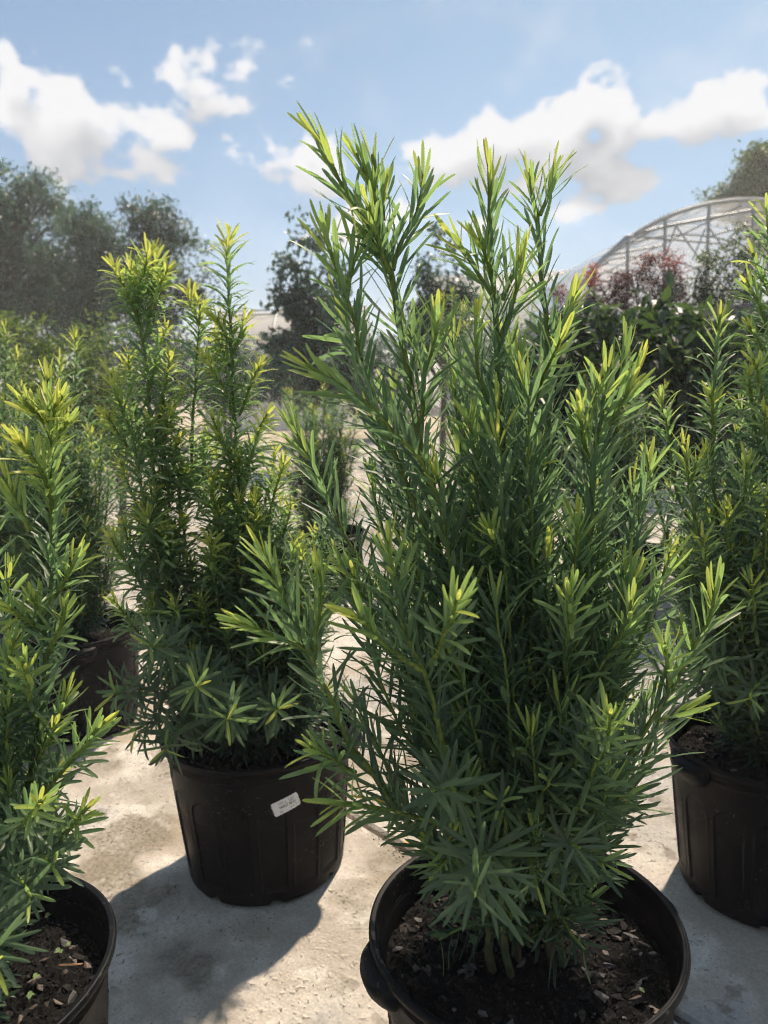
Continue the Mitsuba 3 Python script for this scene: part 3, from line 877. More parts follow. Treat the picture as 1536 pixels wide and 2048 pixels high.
# ------------------------------------------------------------------ the other podocarpus shrubs
def podo(label, seed, pot, stems, fill, height, radius, n_parts, leaf_len, curl, young, yellow, spacing=.0055, lat=4, lw=.0062, fzmin=.10, rose=(), z0=0.0, fdens=.9, ztop=.75, agebase=0.0, ang=(.55, .95), spire=0, side=1.0):
    key = thing('podocarpus_shrub', label, 'shrub', 'potted podocarpus shrubs')
    S = Shrub(key, seed, leaf_len, lw, curl, spacing, young, yellow)
    S.agebase, S.ang = agebase, ang
    r = np.random.default_rng(seed + 1)
    x, y = pot
    for si, (pts, yt, yb, root) in enumerate(stems):
        P = trace(pts, yt, yb, (x + r.normal() * .02, y + r.normal() * .02) if root else None, SOILZ + z0)
        top = spire and si < spire
        Q = S.stem(P, .0055 if root else .0028, .0020, .12 if root else .05, young=.13 if top else None, dens=1.5 if top else 1.0, lmul=1.0 if root else side)
        if root:
            S.laterals(Q, lat, .15, .65, .08, young=young * .5)
    for k in range(fill):
        a = r.random() * 6.28
        rr = radius * (.25 + .75 * r.random())
        zt = z0 + SOILZ + fzmin + height * ztop * r.random() ** 1.1
        tip = np.array([x + rr * math.cos(a), y + rr * math.sin(a), zt])
        b0 = np.array([x + .02 * math.cos(a), y + .02 * math.sin(a), z0 + SOILZ + (zt - z0 - SOILZ) * .3 * r.random()])
        Q = S.stem([b0, (b0 + tip) / 2 + np.array([math.cos(a), math.sin(a), 0]) * .02, tip], .003, .0012, .05, own=False, young=young * .5 * (r.random() < .6), dens=fdens * (.75 + .5 * r.random()))
        S.laterals(Q, 1, .1, .6, .06, young=young * .4)
    for (tip, yt, b, yb) in rose:
        A, B = at(*b, yb), at(*tip, yt)
        S.stem([A, (A + B) / 2 + [0, 0, .012], B], .0028, .0014, .15, young=.012, tipang=.9, ang=(.75, 1.4), dens=.75, lmul=1.2)
    S.finish(n_parts)
    return key


podo('bushy podocarpus shrub with bright yellow tips in the pot with the price sticker', 201, MID, [
    ([(458, 447), (456, 518), (458, 615), (463, 713), (468, 811), (476, 941), (486, 1055), (478, 1250), (480, 1430)], 1.33, 1.36, True),
    ([(300, 482), (285, 560), (277, 615), (287, 697), (297, 778), (303, 909), (330, 1100), (370, 1300), (430, 1470)], 1.30, 1.34, True),
    ([(215, 508), (245, 570), (278, 640)], 1.27, 1.30, False), ([(258, 502), (265, 560), (280, 630)], 1.33, 1.31, False), ([(345, 515), (318, 575), (285, 690)], 1.28, 1.31, False), ([(310, 482), (312, 540), (300, 600)], 1.36, 1.31, False),
    ([(212, 722), (235, 788), (264, 876), (284, 974), (320, 1130), (370, 1300), (440, 1480)], 1.22, 1.33, True),
    ([(400, 585), (399, 650), (385, 876), (395, 975), (450, 1050), (490, 1200), (500, 1420)], 1.42, 1.40, True), ([(372, 560), (385, 600), (399, 650)], 1.44, 1.42, False),
    ([(417, 617), (440, 645), (462, 690)], 1.30, 1.34, False), ([(495, 617), (485, 650), (468, 710)], 1.36, 1.34, False), ([(425, 650), (440, 690), (463, 740)], 1.38, 1.34, False),
    ([(395, 695), (420, 730), (453, 790), (468, 840)], 1.28, 1.34, False), ([(528, 715), (505, 760), (479, 830)], 1.30, 1.34, False), ([(417, 818), (443, 876), (470, 955)], 1.27, 1.34, False),
    ([(545, 810), (525, 850), (499, 920), (485, 990)], 1.28, 1.35, False), ([(575, 905), (545, 1000), (520, 1120), (495, 1260)], 1.30, 1.36, True), ([(555, 880), (545, 940), (530, 1010)], 1.40, 1.36, False),
    ([(335, 640), (320, 700), (300, 780)], 1.40, 1.33, False), ([(370, 760), (345, 830), (310, 920)], 1.38, 1.34, False), ([(240, 1030), (262, 1090), (320, 1180)], 1.24, 1.33, False), ([(200, 810), (225, 850), (262, 900)], 1.22, 1.28, False),
    ([(610, 1060), (575, 1150), (530, 1270)], 1.36, 1.37, False), ([(420, 1060), (425, 1140), (440, 1260)], 1.24, 1.34, False), ([(210, 1060), (250, 1120), (330, 1240)], 1.20, 1.33, False),
    ([(270, 1000), (290, 1100), (350, 1250)], 1.40, 1.36, False),
    ([(255, 690), (262, 780), (285, 900)], 1.36, 1.33, False), ([(335, 800), (330, 900), (340, 1020)], 1.30, 1.34, False), ([(235, 900), (262, 980), (310, 1090)], 1.34, 1.34, False), ([(365, 900), (360, 1000), (375, 1130)], 1.36, 1.36, False),
    ([(300, 960), (315, 1060), (350, 1180)], 1.28, 1.34, False), ([(215, 1180), (265, 1250), (350, 1340)], 1.30, 1.34, False), ([(345, 690), (330, 780), (312, 880)], 1.30, 1.34, False), ([(240, 790), (270, 870), (300, 960)], 1.40, 1.36, False),
    ([(420, 930), (430, 1020), (455, 1130)], 1.30, 1.36, False), ([(515, 1010), (505, 1100), (490, 1220)], 1.28, 1.35, False), ([(590, 990), (560, 1090), (520, 1200)], 1.34, 1.36, False), ([(400, 1180), (415, 1260), (440, 1360)], 1.26, 1.33, False), ([(650, 1130), (610, 1230), (540, 1340)], 1.40, 1.38, False),
], 60, .68, .165, 300, .052, 3, .05, .92, spacing=.0021, lat=17, lw=.0057, fdens=.85, ztop=.58, agebase=.33, side=.82, ang=(.70, 1.10),
    rose=[((455, 1440), 1.10, (470, 1400), 1.28), ((330, 1500), 1.12, (400, 1430), 1.28), ((230, 1385), 1.16, (360, 1400), 1.30), ((560, 1420), 1.14, (500, 1420), 1.30), ((390, 1370), 1.10, (430, 1380), 1.26), ((300, 1290), 1.12, (380, 1330), 1.28), ((270, 1460), 1.2, (380, 1440), 1.32)])

podo('podocarpus shrub at the left edge with one upright yellow topped leader', 301, LFT, [
    ([(95, 715), (100, 800), (102, 900), (103, 1000), (106, 1100), (94, 1250), (86, 1400), (60, 1560), (30, 1700)], .76, .76, True),
    ([(35, 772), (60, 810), (90, 845)], .72, .76, False), ([(140, 822), (128, 850), (106, 890)], .74, .76, False), ([(125, 770), (118, 800), (102, 850)], .72, .76, False), ([(12, 862), (45, 895), (98, 975), (102, 1020)], .68, .76, False),
    ([(5, 925), (25, 985), (60, 1060)], .70, .74, False), ([(172, 1082), (150, 1130), (106, 1195)], .72, .76, False), ([(-10, 1205), (30, 1225), (84, 1260)], .68, .76, False), ([(132, 1190), (124, 1240), (95, 1310)], .70, .76, False),
    ([(50, 1305), (55, 1370), (70, 1440)], .66, .75, False), ([(228, 1425), (195, 1455), (165, 1490), (90, 1590), (40, 1680)], .68, .75, False), ([(188, 1600), (150, 1645), (110, 1690), (60, 1760)], .64, .74, False), ([(95, 1590), (50, 1640), (5, 1690)], .58, .70, False),
    ([(118, 1425), (95, 1480), (60, 1560)], .72, .76, False), ([(-20, 960), (-25, 1150), (-20, 1400), (-10, 1650)], .74, .76, True), ([(130, 1500), (100, 1570), (60, 1650)], .80, .76, False), ([(20, 1100), (20, 1250), (10, 1400)], .82, .78, False),
    ([(30, 1250), (15, 1330), (0, 1450)], .70, .75, False), ([(150, 1350), (120, 1420), (75, 1500)], .76, .76, False), ([(60, 1160), (75, 1210), (90, 1270)], .72, .76, False),
], 52, .45, .13, 300, .037, 1, .06, .95, spacing=.0028, lat=8, lw=.0042, agebase=.10, spire=5,
    rose=[((-10, 1925), .52, (-30, 1860), .66), ((60, 1790), .60, (20, 1760), .72), ((110, 1730), .62, (50, 1730), .74)])

podo('dark green podocarpus shrub standing at the right edge', 401, RGT, [
    ([(1445, 600), (1435, 680), (1430, 753), (1426, 850), (1428, 960), (1450, 1150), (1500, 1330)], 1.16, 1.22, True),
    ([(1362, 868), (1375, 936), (1382, 1000), (1410, 1150), (1470, 1330)], 1.06, 1.18, True), ([(1408, 898), (1395, 930), (1376, 975)], 1.06, 1.09, False), ([(1417, 765), (1425, 810), (1428, 880)], 1.10, 1.17, False),
    ([(1530, 385), (1542, 500), (1550, 650), (1555, 850), (1560, 1050), (1560, 1300)], 1.16, 1.22, True), ([(1482, 540), (1515, 600), (1548, 680)], 1.12, 1.18, False), ([(1487, 635), (1525, 700), (1552, 780)], 1.10, 1.18, False), ([(1498, 700), (1520, 770), (1553, 860)], 1.06, 1.18, False),
    ([(1500, 720), (1500, 790), (1515, 880), (1540, 980)], 1.10, 1.20, False), ([(1318, 770), (1336, 860), (1350, 960), (1400, 1120), (1470, 1320)], 1.22, 1.24, True), ([(1288, 888), (1310, 1000), (1350, 1120), (1440, 1300)], 1.26, 1.26, True),
    ([(1495, 900), (1490, 1000), (1490, 1120)], 1.06, 1.18, False), ([(1540, 960), (1530, 1060), (1530, 1200)], 1.02, 1.16, False), ([(1450, 1000), (1455, 1100), (1480, 1220)], 1.08, 1.20, False), ([(1340, 1080), (1380, 1150), (1450, 1260)], 1.12, 1.2, False),
    ([(1400, 1060), (1420, 1150), (1470, 1260)], 1.05, 1.18, False), ([(1530, 800), (1535, 880), (1545, 980)], 1.08, 1.18, False), ([(1500, 480), (1520, 540), (1546, 610)], 1.20, 1.18, False),
    ([(1350, 1250), (1400, 1290), (1470, 1350)], 1.10, 1.2, False), ([(1500, 1150), (1510, 1230), (1520, 1330)], 1.04, 1.18, False),
], 100, .56, .20, 300, .046, 2, .06, .98, spacing=.0031, lat=10, lw=.0048, agebase=.14, fdens=.9, ztop=.85,
    rose=[((1500, 1400), 1.04, (1530, 1360), 1.16), ((1420, 1330), 1.06, (1480, 1330), 1.18), ((1360, 1380), 1.10, (1460, 1370), 1.20)])

# the row behind: blurred in the photograph
BACK = [  # (label, u, v of the soil centre, tip pixels, seed)
    ('out of focus podocarpus shrub at the left edge, behind the yellow topped one', (5, 1210), [(12, 640), (35, 690), (-20, 620), (45, 760)], 501),
    ('dull green podocarpus shrub half hidden between the left edge shrub and the price sticker pot', (150, 1290), [(150, 655), (120, 700), (185, 850), (95, 760)], 502),
    ('podocarpus shrub with pale yellow tips behind the top of the front shrub', (960, 1030), [(885, 585), (905, 572), (925, 600), (870, 600), (980, 590), (1010, 600), (1070, 590), (1040, 630), (930, 640)], 503),
    ('small podocarpus shrub seen through the gap left of the front shrub', (648, 1085), [(648, 765), (625, 800), (690, 780), (665, 860), (720, 810), (600, 880), (580, 800), (690, 900)], 504),
    ('podocarpus shrub with bright yellow side shoots just right of the front shrub', (1226, 1125), [(1255, 815), (1240, 840), (1268, 900), (1275, 1022), (1225, 790), (1200, 850), (1262, 960), (1170, 860)], 505),
]
PLBL = ['black nursery pot far left behind the left edge shrub', 'dusty black nursery pot with brown mulch behind the left edge shrub', 'black nursery pot hidden behind the front shrub, centre of the back row',
        'black nursery pot in the gap left of the front shrub', 'black nursery pot with mulch just right of the front shrub, behind it']
for (lab, (u, v), tips, seed), plab in zip(BACK, PLBL):
    c = onz(u, v, SOILZ)
    ps = make_pot(c[0], c[1], seed * .37, plab, seed, hi=False, chips=0, crumbs=500, handles=(seed * 1.7, seed * 1.7 + math.pi))
    st = []
    rb = np.random.default_rng(seed)
    for k, (a, b) in enumerate(tips):
        yt = c[1] - .08 + .16 * rb.random()
        st.append(([(a, b), (a + (u - a) * .25 + rb.normal() * 3, b + (v - b) * .3), (a + (u - a) * .6, b + (v - b) * .65)], yt, c[1], True))
    podo(lab, seed, (c[0], c[1]), st, 75, .60, .17, 0, .048, 3, .06, 1.0, spacing=.0038, lat=10, lw=.0052, ztop=.95, fdens=.8, agebase=.22)


# ------------------------------------------------------------------ broad-leaved plants: leaves, limbs
BL = np.array([[0, 0, 0], [.30, -.30, .10], [.34, 0, .02], [.30, .30, .10], [.70, -.24, .02], [.72, 0, -.06], [.70, .24, .02], [1, 0, -.18]], float)
BF = np.array([[0, 1, 2], [0, 2, 3], [1, 4, 5], [1, 5, 2], [2, 5, 6], [2, 6, 3], [4, 7, 5], [5, 7, 6]])
SL = np.array([[0, 0, 0], [.5, -.30, .08], [.5, .30, .08], [1, 0, -.1]], float)
SF = np.array([[0, 1, 2], [1, 3, 2]])


def leaf_cloud(P, D, N, size, wid, tempV, tempF, age):
    y = np.cross(N, D)
    B = np.stack([D, y, N], 1)
    loc = tempV[None] * np.stack([size, size * wid, size], -1)[:, None, :]
    v = np.einsum('nkc,ncd->nkd', loc, B) + P[:, None]
    K = len(tempV)
    f = (tempF[None] + (np.arange(len(P)) * K)[:, None, None]).reshape(-1, 3)
    uv = np.stack([np.repeat(age, K), np.zeros(len(P) * K)], 1)
    return v.reshape(-1, 3), f, uv


def frames(r, n, out, spread, droop=0.0):
    d = unit(out * (1 - spread) + unit(r.normal(size=(n, 3))) * spread + np.array([0, 0, -droop]))
    a = unit(r.normal(size=(n, 3)) * .6 + np.array([0, 0, 1.0]))
    nn = unit(a - d * (a * d).sum(1, keepdims=True))
    return d, nn


def crown(key, r, lobes, ncl, per, leaf, cl_r, bsdf, base, trunk_r, template=0, wid=.55, limb_n=26, spread=.75, droop=.15, trunk_top=None, parts=0, partname='leaf', bark='tree_bark', accents=None, stems=1, agespan=(0, 1), gaps=.30):
    """Leaf clumps spread through the lobes of a crown, carried by a trunk with limbs and twigs."""
    lobes = np.array(lobes, float)
    vol = lobes[:, 3] * lobes[:, 4] * lobes[:, 5]
    which = r.choice(len(lobes), ncl, p=vol / vol.sum())
    q = unit(r.normal(size=(ncl, 3))) * (r.random((ncl, 1)) ** .42)
    cen = lobes[which, :3] + q * lobes[which, 3:6]
    cen += (np.stack([meshkit.noise(cen / cl_r * .35 + s * 31, 3) for s in range(3)], -1) - .5) * cl_r * 1.6
    keep = meshkit.noise(cen / (cl_r * 2.6) + 7.7, int(r.integers(1e6))) > gaps
    cen = cen[keep]
    mid = lobes[:, :3].mean(0)
    tb, lb = MB(), MB()
    base = np.asarray(base, float)
    top = np.array([mid[0], mid[1], mid[2] + .3 * lobes[:, 5].max()]) if trunk_top is None else np.asarray(trunk_top, float)
    trunks = []
    for k in range(stems):
        off = np.array([r.normal(), r.normal(), 0]) * (.0 if stems == 1 else trunk_r * 5)
        Q = spline([base + off, (base + top) / 2 + off * 2 + r.normal(size=3) * trunk_r * 1.2 * [1, 1, 0], top + off * 3], .25 if trunk_r > .02 else .08)
        mb = MB()
        tube(mb, Q, trunk_r * (1 - .75 * np.linspace(0, 1, len(Q))), 8)
        part(key, 'trunk', mb.ply(bark, smooth=True))
        trunks.append(Q)
    for i in r.permutation(len(cen))[:limb_n]:
        Q = trunks[int(r.integers(len(trunks)))]
        j = np.argmin(np.linalg.norm(Q - (cen[i] + (base - cen[i]) * .35), axis=1))
        tube(lb, spline([Q[j], (Q[j] + cen[i]) / 2 + [0, 0, .12 * np.linalg.norm(cen[i] - Q[j])], cen[i]], .2 if trunk_r > .02 else .06), np.linspace(trunk_r * .35, trunk_r * .07, len(spline([Q[j], (Q[j] + cen[i]) / 2 + [0, 0, .12 * np.linalg.norm(cen[i] - Q[j])], cen[i]], .2 if trunk_r > .02 else .06))), 5)
    if limb_n:
        part(key, 'limb', lb.ply(bark, smooth=True))
    P, D, N = [], [], []
    for c in cen:
        n = max(3, int(per * (.6 + .8 * r.random())))
        rr = cl_r * (.7 + .6 * r.random())
        o = np.clip(r.normal(size=(n, 3)), -1.45, 1.45) * rr * [.55, .55, .42]
        d, nn = frames(r, n, unit(o + (c - mid) * .25), spread, droop)
        P.append(c + o), D.append(d), N.append(nn)
    P, D, N = np.vstack(P), np.vstack(D), np.vstack(N)
    size = leaf * (.7 + .6 * r.random(len(P)))
    age = agespan[0] + (agespan[1] - agespan[0]) * r.random(len(P)) ** 1.6
    tv, tf = ((BL, BF), (SL, SF))[template]
    sel = np.zeros(len(P), bool)
    if parts:
        uvp, w = project(P)
        sc = np.where((uvp[:, 0] > 0) & (uvp[:, 0] < 1536) & (uvp[:, 1] > 0), size / w ** 1.6, 0)
        sel[np.argsort(-sc)[:parts]] = True
        proto = [mikit.ply((tv * [1, wid, 1], tf), bsdf, smooth=True, uv=np.full((len(tv), 2), a)) for a in (.05, .2, .4, .7)]
        for i in np.nonzero(sel)[0]:
            part(key, partname, {**proto[int(min(3, age[i] * 4))], 'to_world': T(tw(P[i], D[i], N[i], size[i], size[i], size[i]))})
    if accents:
        bs, zone, frac = accents
        acc = (~sel) & (r.random(len(P)) < frac) & zone(P)
        if acc.any():
            mb = MB()
            mb.add(*leaf_cloud(P[acc], D[acc], N[acc], size[acc], wid, tv, tf, r.random(acc.sum())))
            part(key, 'flower', mb.ply(bs, smooth=False), kind='stuff')
            sel |= acc
    mb = MB()
    k = ~sel
    mb.add(*leaf_cloud(P[k], D[k], N[k], size[k], wid, tv, tf, age[k]))
    part(key, 'crown', mb.ply(bsdf, smooth=False), kind='stuff')


def lobe(u, v, Y, ru, rv, ry):
    p = at(u, v, Y)
    k = Y / F
    return [*p, ru * k, ry, rv * k]


def ground_at(u, v, Y):
    p = at(u, v, Y)
    return [p[0], p[1], -.03]


# big-leaved dark hedge shrubs behind the right
HEDGE = [((1165, 760), 3.0, 95, 120, 'dark big-leaved shrub left end of the group behind the right shrubs'), ((1275, 730), 3.3, 105, 135, 'dark big-leaved shrub in the middle of the group under the greenhouse'),
         ((1390, 745), 3.1, 105, 130, 'dark big-leaved shrub right of the group under the greenhouse'), ((1500, 760), 3.4, 90, 120, 'dark big-leaved shrub at the right edge below the thin green shrub')]
for i, ((u, v), Y, ru, rv, lab) in enumerate(HEDGE):
    r = np.random.default_rng(700 + i)
    key = thing('broadleaf_shrub', lab, 'shrub', 'big-leaved shrubs')
    crown(key, r, [lobe(u, v - 22, Y, ru, rv * .8, .28), lobe(u - 10, v + 120, Y, ru * .95, rv * .9, .28)], 330, 8, .078, .075, 'big_hedge_leaf', ground_at(u, v, Y), .016, 0, .62, 20, .6, .1, parts=110, stems=3)

# light green clipped shrubs at the left
for i, ((u, v), Y, ru, rv, lab) in enumerate([((45, 745), 4.6, 75, 125, 'light green small-leaved shrub at the left edge under the trees'), ((190, 740), 4.9, 80, 120, 'light green small-leaved shrub left of the price sticker shrub, under the trees')]):
    r = np.random.default_rng(720 + i)
    key = thing('small_leaf_shrub', lab, 'shrub', 'small-leaved shrubs')
    crown(key, r, [lobe(u, v, Y, ru, rv * .9, .35), lobe(u + 10, v + 130, Y, ru * .9, rv, .35)], 420, 16, .036, .085, 'light_shrub_leaf', ground_at(u, v, Y), .02, 0, .6, 40, .7, 0, stems=3)

# plant bench with red-leaved shrubs in front of the greenhouse
b0, b1 = at(1080, 660, 6.4), at(1560, 590, 5.2)
key = thing('plant_bench', 'long grey bench edge below the red-leaved shrubs', 'bench')
dirb = unit((b1 - b0) * [1, 1, 0])
perp = np.array([-dirb[1], dirb[0], 0])
Lb = np.linalg.norm((b1 - b0)[:2])
zb = (b0[2] + b1[2]) / 2
Rb = np.stack([dirb, perp, [0, 0, 1]], 1)
cb = (b0 + b1) / 2
for k in range(7):
    v, f = boxmesh([Lb, .13, .025], [cb[0], cb[1], zb] + perp * (.08 + .15 * k), Rb)
    part(key, 'slat', mikit.ply((v, f), 'bench_metal'))
for k in (0, 1):
    v, f = boxmesh([Lb, .04, .06], np.array([cb[0], cb[1], zb - .0445]) + perp * (.02 + 1.03 * k), Rb)
    part(key, 'edge_rail', mikit.ply((v, f), 'bench_metal'))
for k in range(4):
    for s in (0.05, 1.0):
        p = np.array([cb[0], cb[1], 0]) + dirb * Lb * (-.46 + .3 * k) + perp * s
        h = zb - .125
        v, f = boxmesh([.06, .06, h + .03], [p[0], p[1], h / 2 - .015], Rb)
        part(key, 'leg', mikit.ply((v, f), 'galvanised'))
RED = [((1120, 625), 28, 60, 'maroon shrub at the left end of the bench', .25), ((1185, 585), 28, 65, 'shrub with bright red shoots near the left foot of the greenhouse arch', .85), ((1240, 575), 24, 50, 'thin maroon shrub on the bench, second from the greenhouse foot', .08),
       ((1290, 555), 34, 62, 'maroon shrub before the second greenhouse post', .15), ((1345, 555), 30, 62, 'shrub with a red tuft in the middle of the bench', .6)]
for i, ((u, v), ru, rv, lab, fr) in enumerate(RED):
    r = np.random.default_rng(740 + i)
    t = (u - 1080) / 480
    Y = 6.4 + (5.2 - 6.4) * t + .45
    key = thing('red_leaf_shrub', lab, 'shrub', 'red-leaved shrubs on the bench')
    lo = [lobe(u, v, Y, ru, rv * .8, .13), lobe(u + r.normal() * 14, v - rv * .45, Y, ru * .5, rv * .4, .08), lobe(u - 8, v + 40, Y, ru, rv * .5, .13)]
    zc = lo[1][2] - .06
    base = at(u, v, Y)
    base[2] = zb + .013
    crown(key, r, lo, 130, 17, .029, .05, 'red_leaf', base, .008, 1, .6, 30, .75, 0, accents=('red_flower', lambda P, zc=zc: P[:, 2] > zc, fr), stems=2)
for i, ((u, v), ru, rv, lab) in enumerate([((1420, 560), 45, 55, 'thin grey green shrub with small leaves right of the red ones'), ((1485, 525), 42, 75, 'tall thin grey green shrub before the greenhouse at the right edge')]):
    r = np.random.default_rng(760 + i)
    t = (u - 1080) / 480
    Y = 6.4 + (5.2 - 6.4) * t + .5
    base = at(u, v, Y)
    base[2] = zb + .013
    key = thing('thin_green_shrub', lab, 'shrub', 'thin green shrubs')
    crown(key, r, [lobe(u, v, Y, ru, rv, .2), lobe(u, v + 50, Y, ru, rv * .7, .2)], 190, 11, .042, .06, 'thin_shrub_leaf', base, .010, 1, .45, 50, .8, 0, stems=3)

# ------------------------------------------------------------------ greenhouses
def hoop(mb, cx, cz, R, Y, r, a0=0.0, a1=math.pi, axis=0, n=40):
    a = np.linspace(a0, a1, n)
    if axis == 0:
        P = np.stack([cx - R * np.cos(a), np.full(n, Y), cz + R * np.sin(a)], -1)
    else:
        P = np.stack([np.full(n, cx), Y - R * np.cos(a), cz + R * np.sin(a)], -1)
    tube(mb, P, r, 8)
    return P


key = thing('hoop_greenhouse', 'open ended arched greenhouse with grey film roof and steel truss at right', 'greenhouse')
GY = 12.0
pc, pe = at(1466, 816, GY), at(1466, 401, GY)
GR = pe[2] - pc[2]
gcx, gcz = pc[0], pc[2]
a_low = -math.asin(min(.99, (gcz + .03) / GR))
for k in range(6):
    mb = MB()
    hoop(mb, gcx, gcz, GR - (.0 if k == 0 else .05), GY + 2.4 * k, .030 if k == 0 else .018, a_low, math.pi - a_low)
    part(key, 'arch', mb.ply('galvanised', smooth=True))
a = np.linspace(a_low, math.pi - a_low, 60)
ys = np.linspace(GY - .02, GY + 12.2, 14)
A, Yg = np.meshgrid(a, ys, indexing='ij')
sag = .03 * np.sin((Yg - GY) / 2.4 * np.pi) ** 2
v = np.stack([gcx - (GR + .045 - sag) * np.cos(A), Yg, gcz + (GR + .045 - sag) * np.sin(A)], -1).reshape(-1, 3)
i, j = np.meshgrid(np.arange(59), np.arange(13), indexing='ij')
q = np.stack([i * 14 + j, (i + 1) * 14 + j, (i + 1) * 14 + j + 1, i * 14 + j + 1], -1).reshape(-1, 4)
part(key, 'roof_film', mikit.ply((v, np.vstack([q[:, [0, 1, 2]], q[:, [0, 2, 3]]])), 'film_plastic', smooth=True))


def bar(name, P, r, k=6):
    mb = MB()
    tube(mb, np.array(P), r, k)
    part(key, name, mb.ply('galvanised', smooth=True))


for xx in (1188, 1254, 1327, 1412, 1500, 1585):
    p = at(xx, 600, GY)
    dx = p[0] - gcx
    if abs(dx) < GR:
        ztop = gcz + math.sqrt(GR ** 2 - dx ** 2)
        bar('post', [[p[0], GY, -.03], [p[0], GY, ztop]], .026)
ch = [at(u, v, GY + .03) for (u, v) in ((1172, 552), (1188, 534), (1252, 474), (1326, 454), (1411, 438), (1501, 421), (1590, 436))]
for p, q2 in zip(ch[:-1], ch[1:]):
    bar('chord', [p, q2], .026)
for (a1, b1_) in (((1256, 472), (1460, 489)), ((1220, 510), (1326, 491)), ((1412, 474), (1536, 440)), ((1195, 562), (1536, 551))):
    bar('tie', [at(*a1, GY - .03), at(*b1_, GY - .03)], .016)
for (a1, b1_) in (((1332, 510), (1352, 452)), ((1352, 452), (1400, 520)), ((1385, 520), (1410, 458)), ((1414, 450), (1450, 500)), ((1450, 500), (1498, 440))):
    bar('brace', [at(*a1, GY - .045), at(*b1_, GY - .045)], .013)
for ang in (.55, .85, 1.15, 1.57, 2.0, 2.4):
    x, z = gcx - (GR - .08) * math.cos(ang), gcz + (GR - .08) * math.sin(ang)
    bar('purlin', [[x, GY, z], [x, GY + 12, z]], .014)


def long_house(label, u0, u1, vtop, Y, R, n):
    key = thing('hoop_greenhouse', label, 'greenhouse')
    p0, p1 = at(u0, vtop, Y), at(u1, vtop, Y)
    zt = at((u0 + u1) / 2, vtop, Y)[2]
    cz = zt - R
    lo = -math.asin(min(.98, max(-.98, (cz + .03) / R)))
    a = np.linspace(lo, math.pi - lo, 40)
    xs = np.linspace(p0[0], p1[0], 2 * n + 1)
    A, X = np.meshgrid(a, xs, indexing='ij')
    sg = .04 * (np.arange(2 * n + 1) % 2)[None]
    v = np.stack([X, Y + R - (R - sg) * np.cos(A), cz + (R - sg) * np.sin(A)], -1).reshape(-1, 3)
    m = 2 * n + 1
    i, j = np.meshgrid(np.arange(39), np.arange(2 * n), indexing='ij')
    q = np.stack([i * m + j, (i + 1) * m + j, (i + 1) * m + j + 1, i * m + j + 1], -1).reshape(-1, 4)
    part(key, 'roof_film', mikit.ply((v, np.vstack([q[:, [0, 1, 2]], q[:, [0, 2, 3]]])), 'white_film', smooth=True))
    for k in range(n + 1):
        mb = MB()
        hoop(mb, p0[0] + (p1[0] - p0[0]) * k / n, cz, R + .03, Y + R, .03, lo, math.pi - lo, axis=1)
        part(key, 'arch', mb.ply('galvanised', smooth=True))
    for an in (.45, .8, 1.2, 1.57):
        mb = MB()
        y, z = Y + R - (R + .03) * math.cos(an), cz + (R + .03) * math.sin(an)
        tube(mb, np.array([[p0[0], y, z], [p1[0], y, z]]), .022, 6)
        part(key, 'purlin', mb.ply('galvanised', smooth=True))


long_house('pale film greenhouse far behind the price sticker shrub', 395, 730, 594, 17, 3.0, 5)
long_house('white film greenhouse far behind the top of the front shrub', 885, 1200, 512, 22, 3.6, 5)

# ------------------------------------------------------------------ trees
def tree(label, lobes, Y, base_u, trunk_r, bsdf, ncl, per, leaf, clr, seed, **k):
    key = thing('tree', label, 'tree', 'trees behind the nursery')
    r = np.random.default_rng(seed)
    L = [lobe(u, v, Y + dy, ru, rv, max(ru, rv) * Y / F * .8) for (u, v, ru, rv, dy) in lobes]
    crown(key, r, L, ncl, per, leaf, clr, bsdf, ground_at(base_u, 700, Y), trunk_r, 1, .8, 60, .8, .1, **k)


tree('tall grey green tree filling the left edge', [(10, 420, 105, 110, 0), (75, 500, 110, 120, 0), (-60, 500, 120, 150, 0), (40, 590, 150, 70, 0), (30, 670, 150, 60, 0)], 16, 30, .16, 'grey_tree_leaf', 800, 58, .095, .26, 801, gaps=.38)
tree('second grey green tree, between the left edge tree and the one with drooping twigs', [(185, 470, 65, 75, 0), (165, 560, 80, 90, 0), (225, 540, 50, 70, 0), (190, 650, 90, 60, 0)], 15, 180, .12, 'grey_tree_leaf', 480, 54, .09, .22, 802, gaps=.40)
tree('dark tree with drooping right hand twigs, right of the left tree group', [(300, 450, 60, 55, 0), (320, 540, 75, 85, 0), (375, 500, 50, 40, 0), (290, 590, 90, 60, 0), (390, 560, 35, 50, 0), (310, 670, 100, 60, 0)], 14, 310, .12, 'dark_tree_leaf', 480, 50, .085, .22, 803, gaps=.40)
tree('dark broad-leaved tree between the price sticker shrub and the front shrub', [(575, 465, 26, 30, 0), (615, 500, 34, 36, 0), (572, 530, 34, 26, 0), (640, 560, 48, 44, 0), (555, 590, 30, 22, 0), (605, 610, 50, 34, 0), (560, 640, 28, 16, 0), (660, 500, 26, 30, 0), (650, 650, 70, 50, 0), (590, 665, 60, 42, 0), (595, 710, 70, 44, 0), (640, 730, 85, 55, 0)], 8.5, 620, .045, 'dark_tree_leaf', 440, 26, .085, .14, 804, gaps=.43)
tree('dark broad-leaved tree seen behind the top of the front shrub', [(868, 485, 24, 28, 0), (905, 525, 34, 34, 0), (862, 550, 36, 26, 0), (925, 585, 30, 24, 0), (880, 600, 46, 30, 0), (845, 620, 30, 20, 0), (880, 660, 70, 45, 0)], 9.5, 880, .045, 'dark_tree_leaf', 290, 24, .085, .14, 805, gaps=.43)
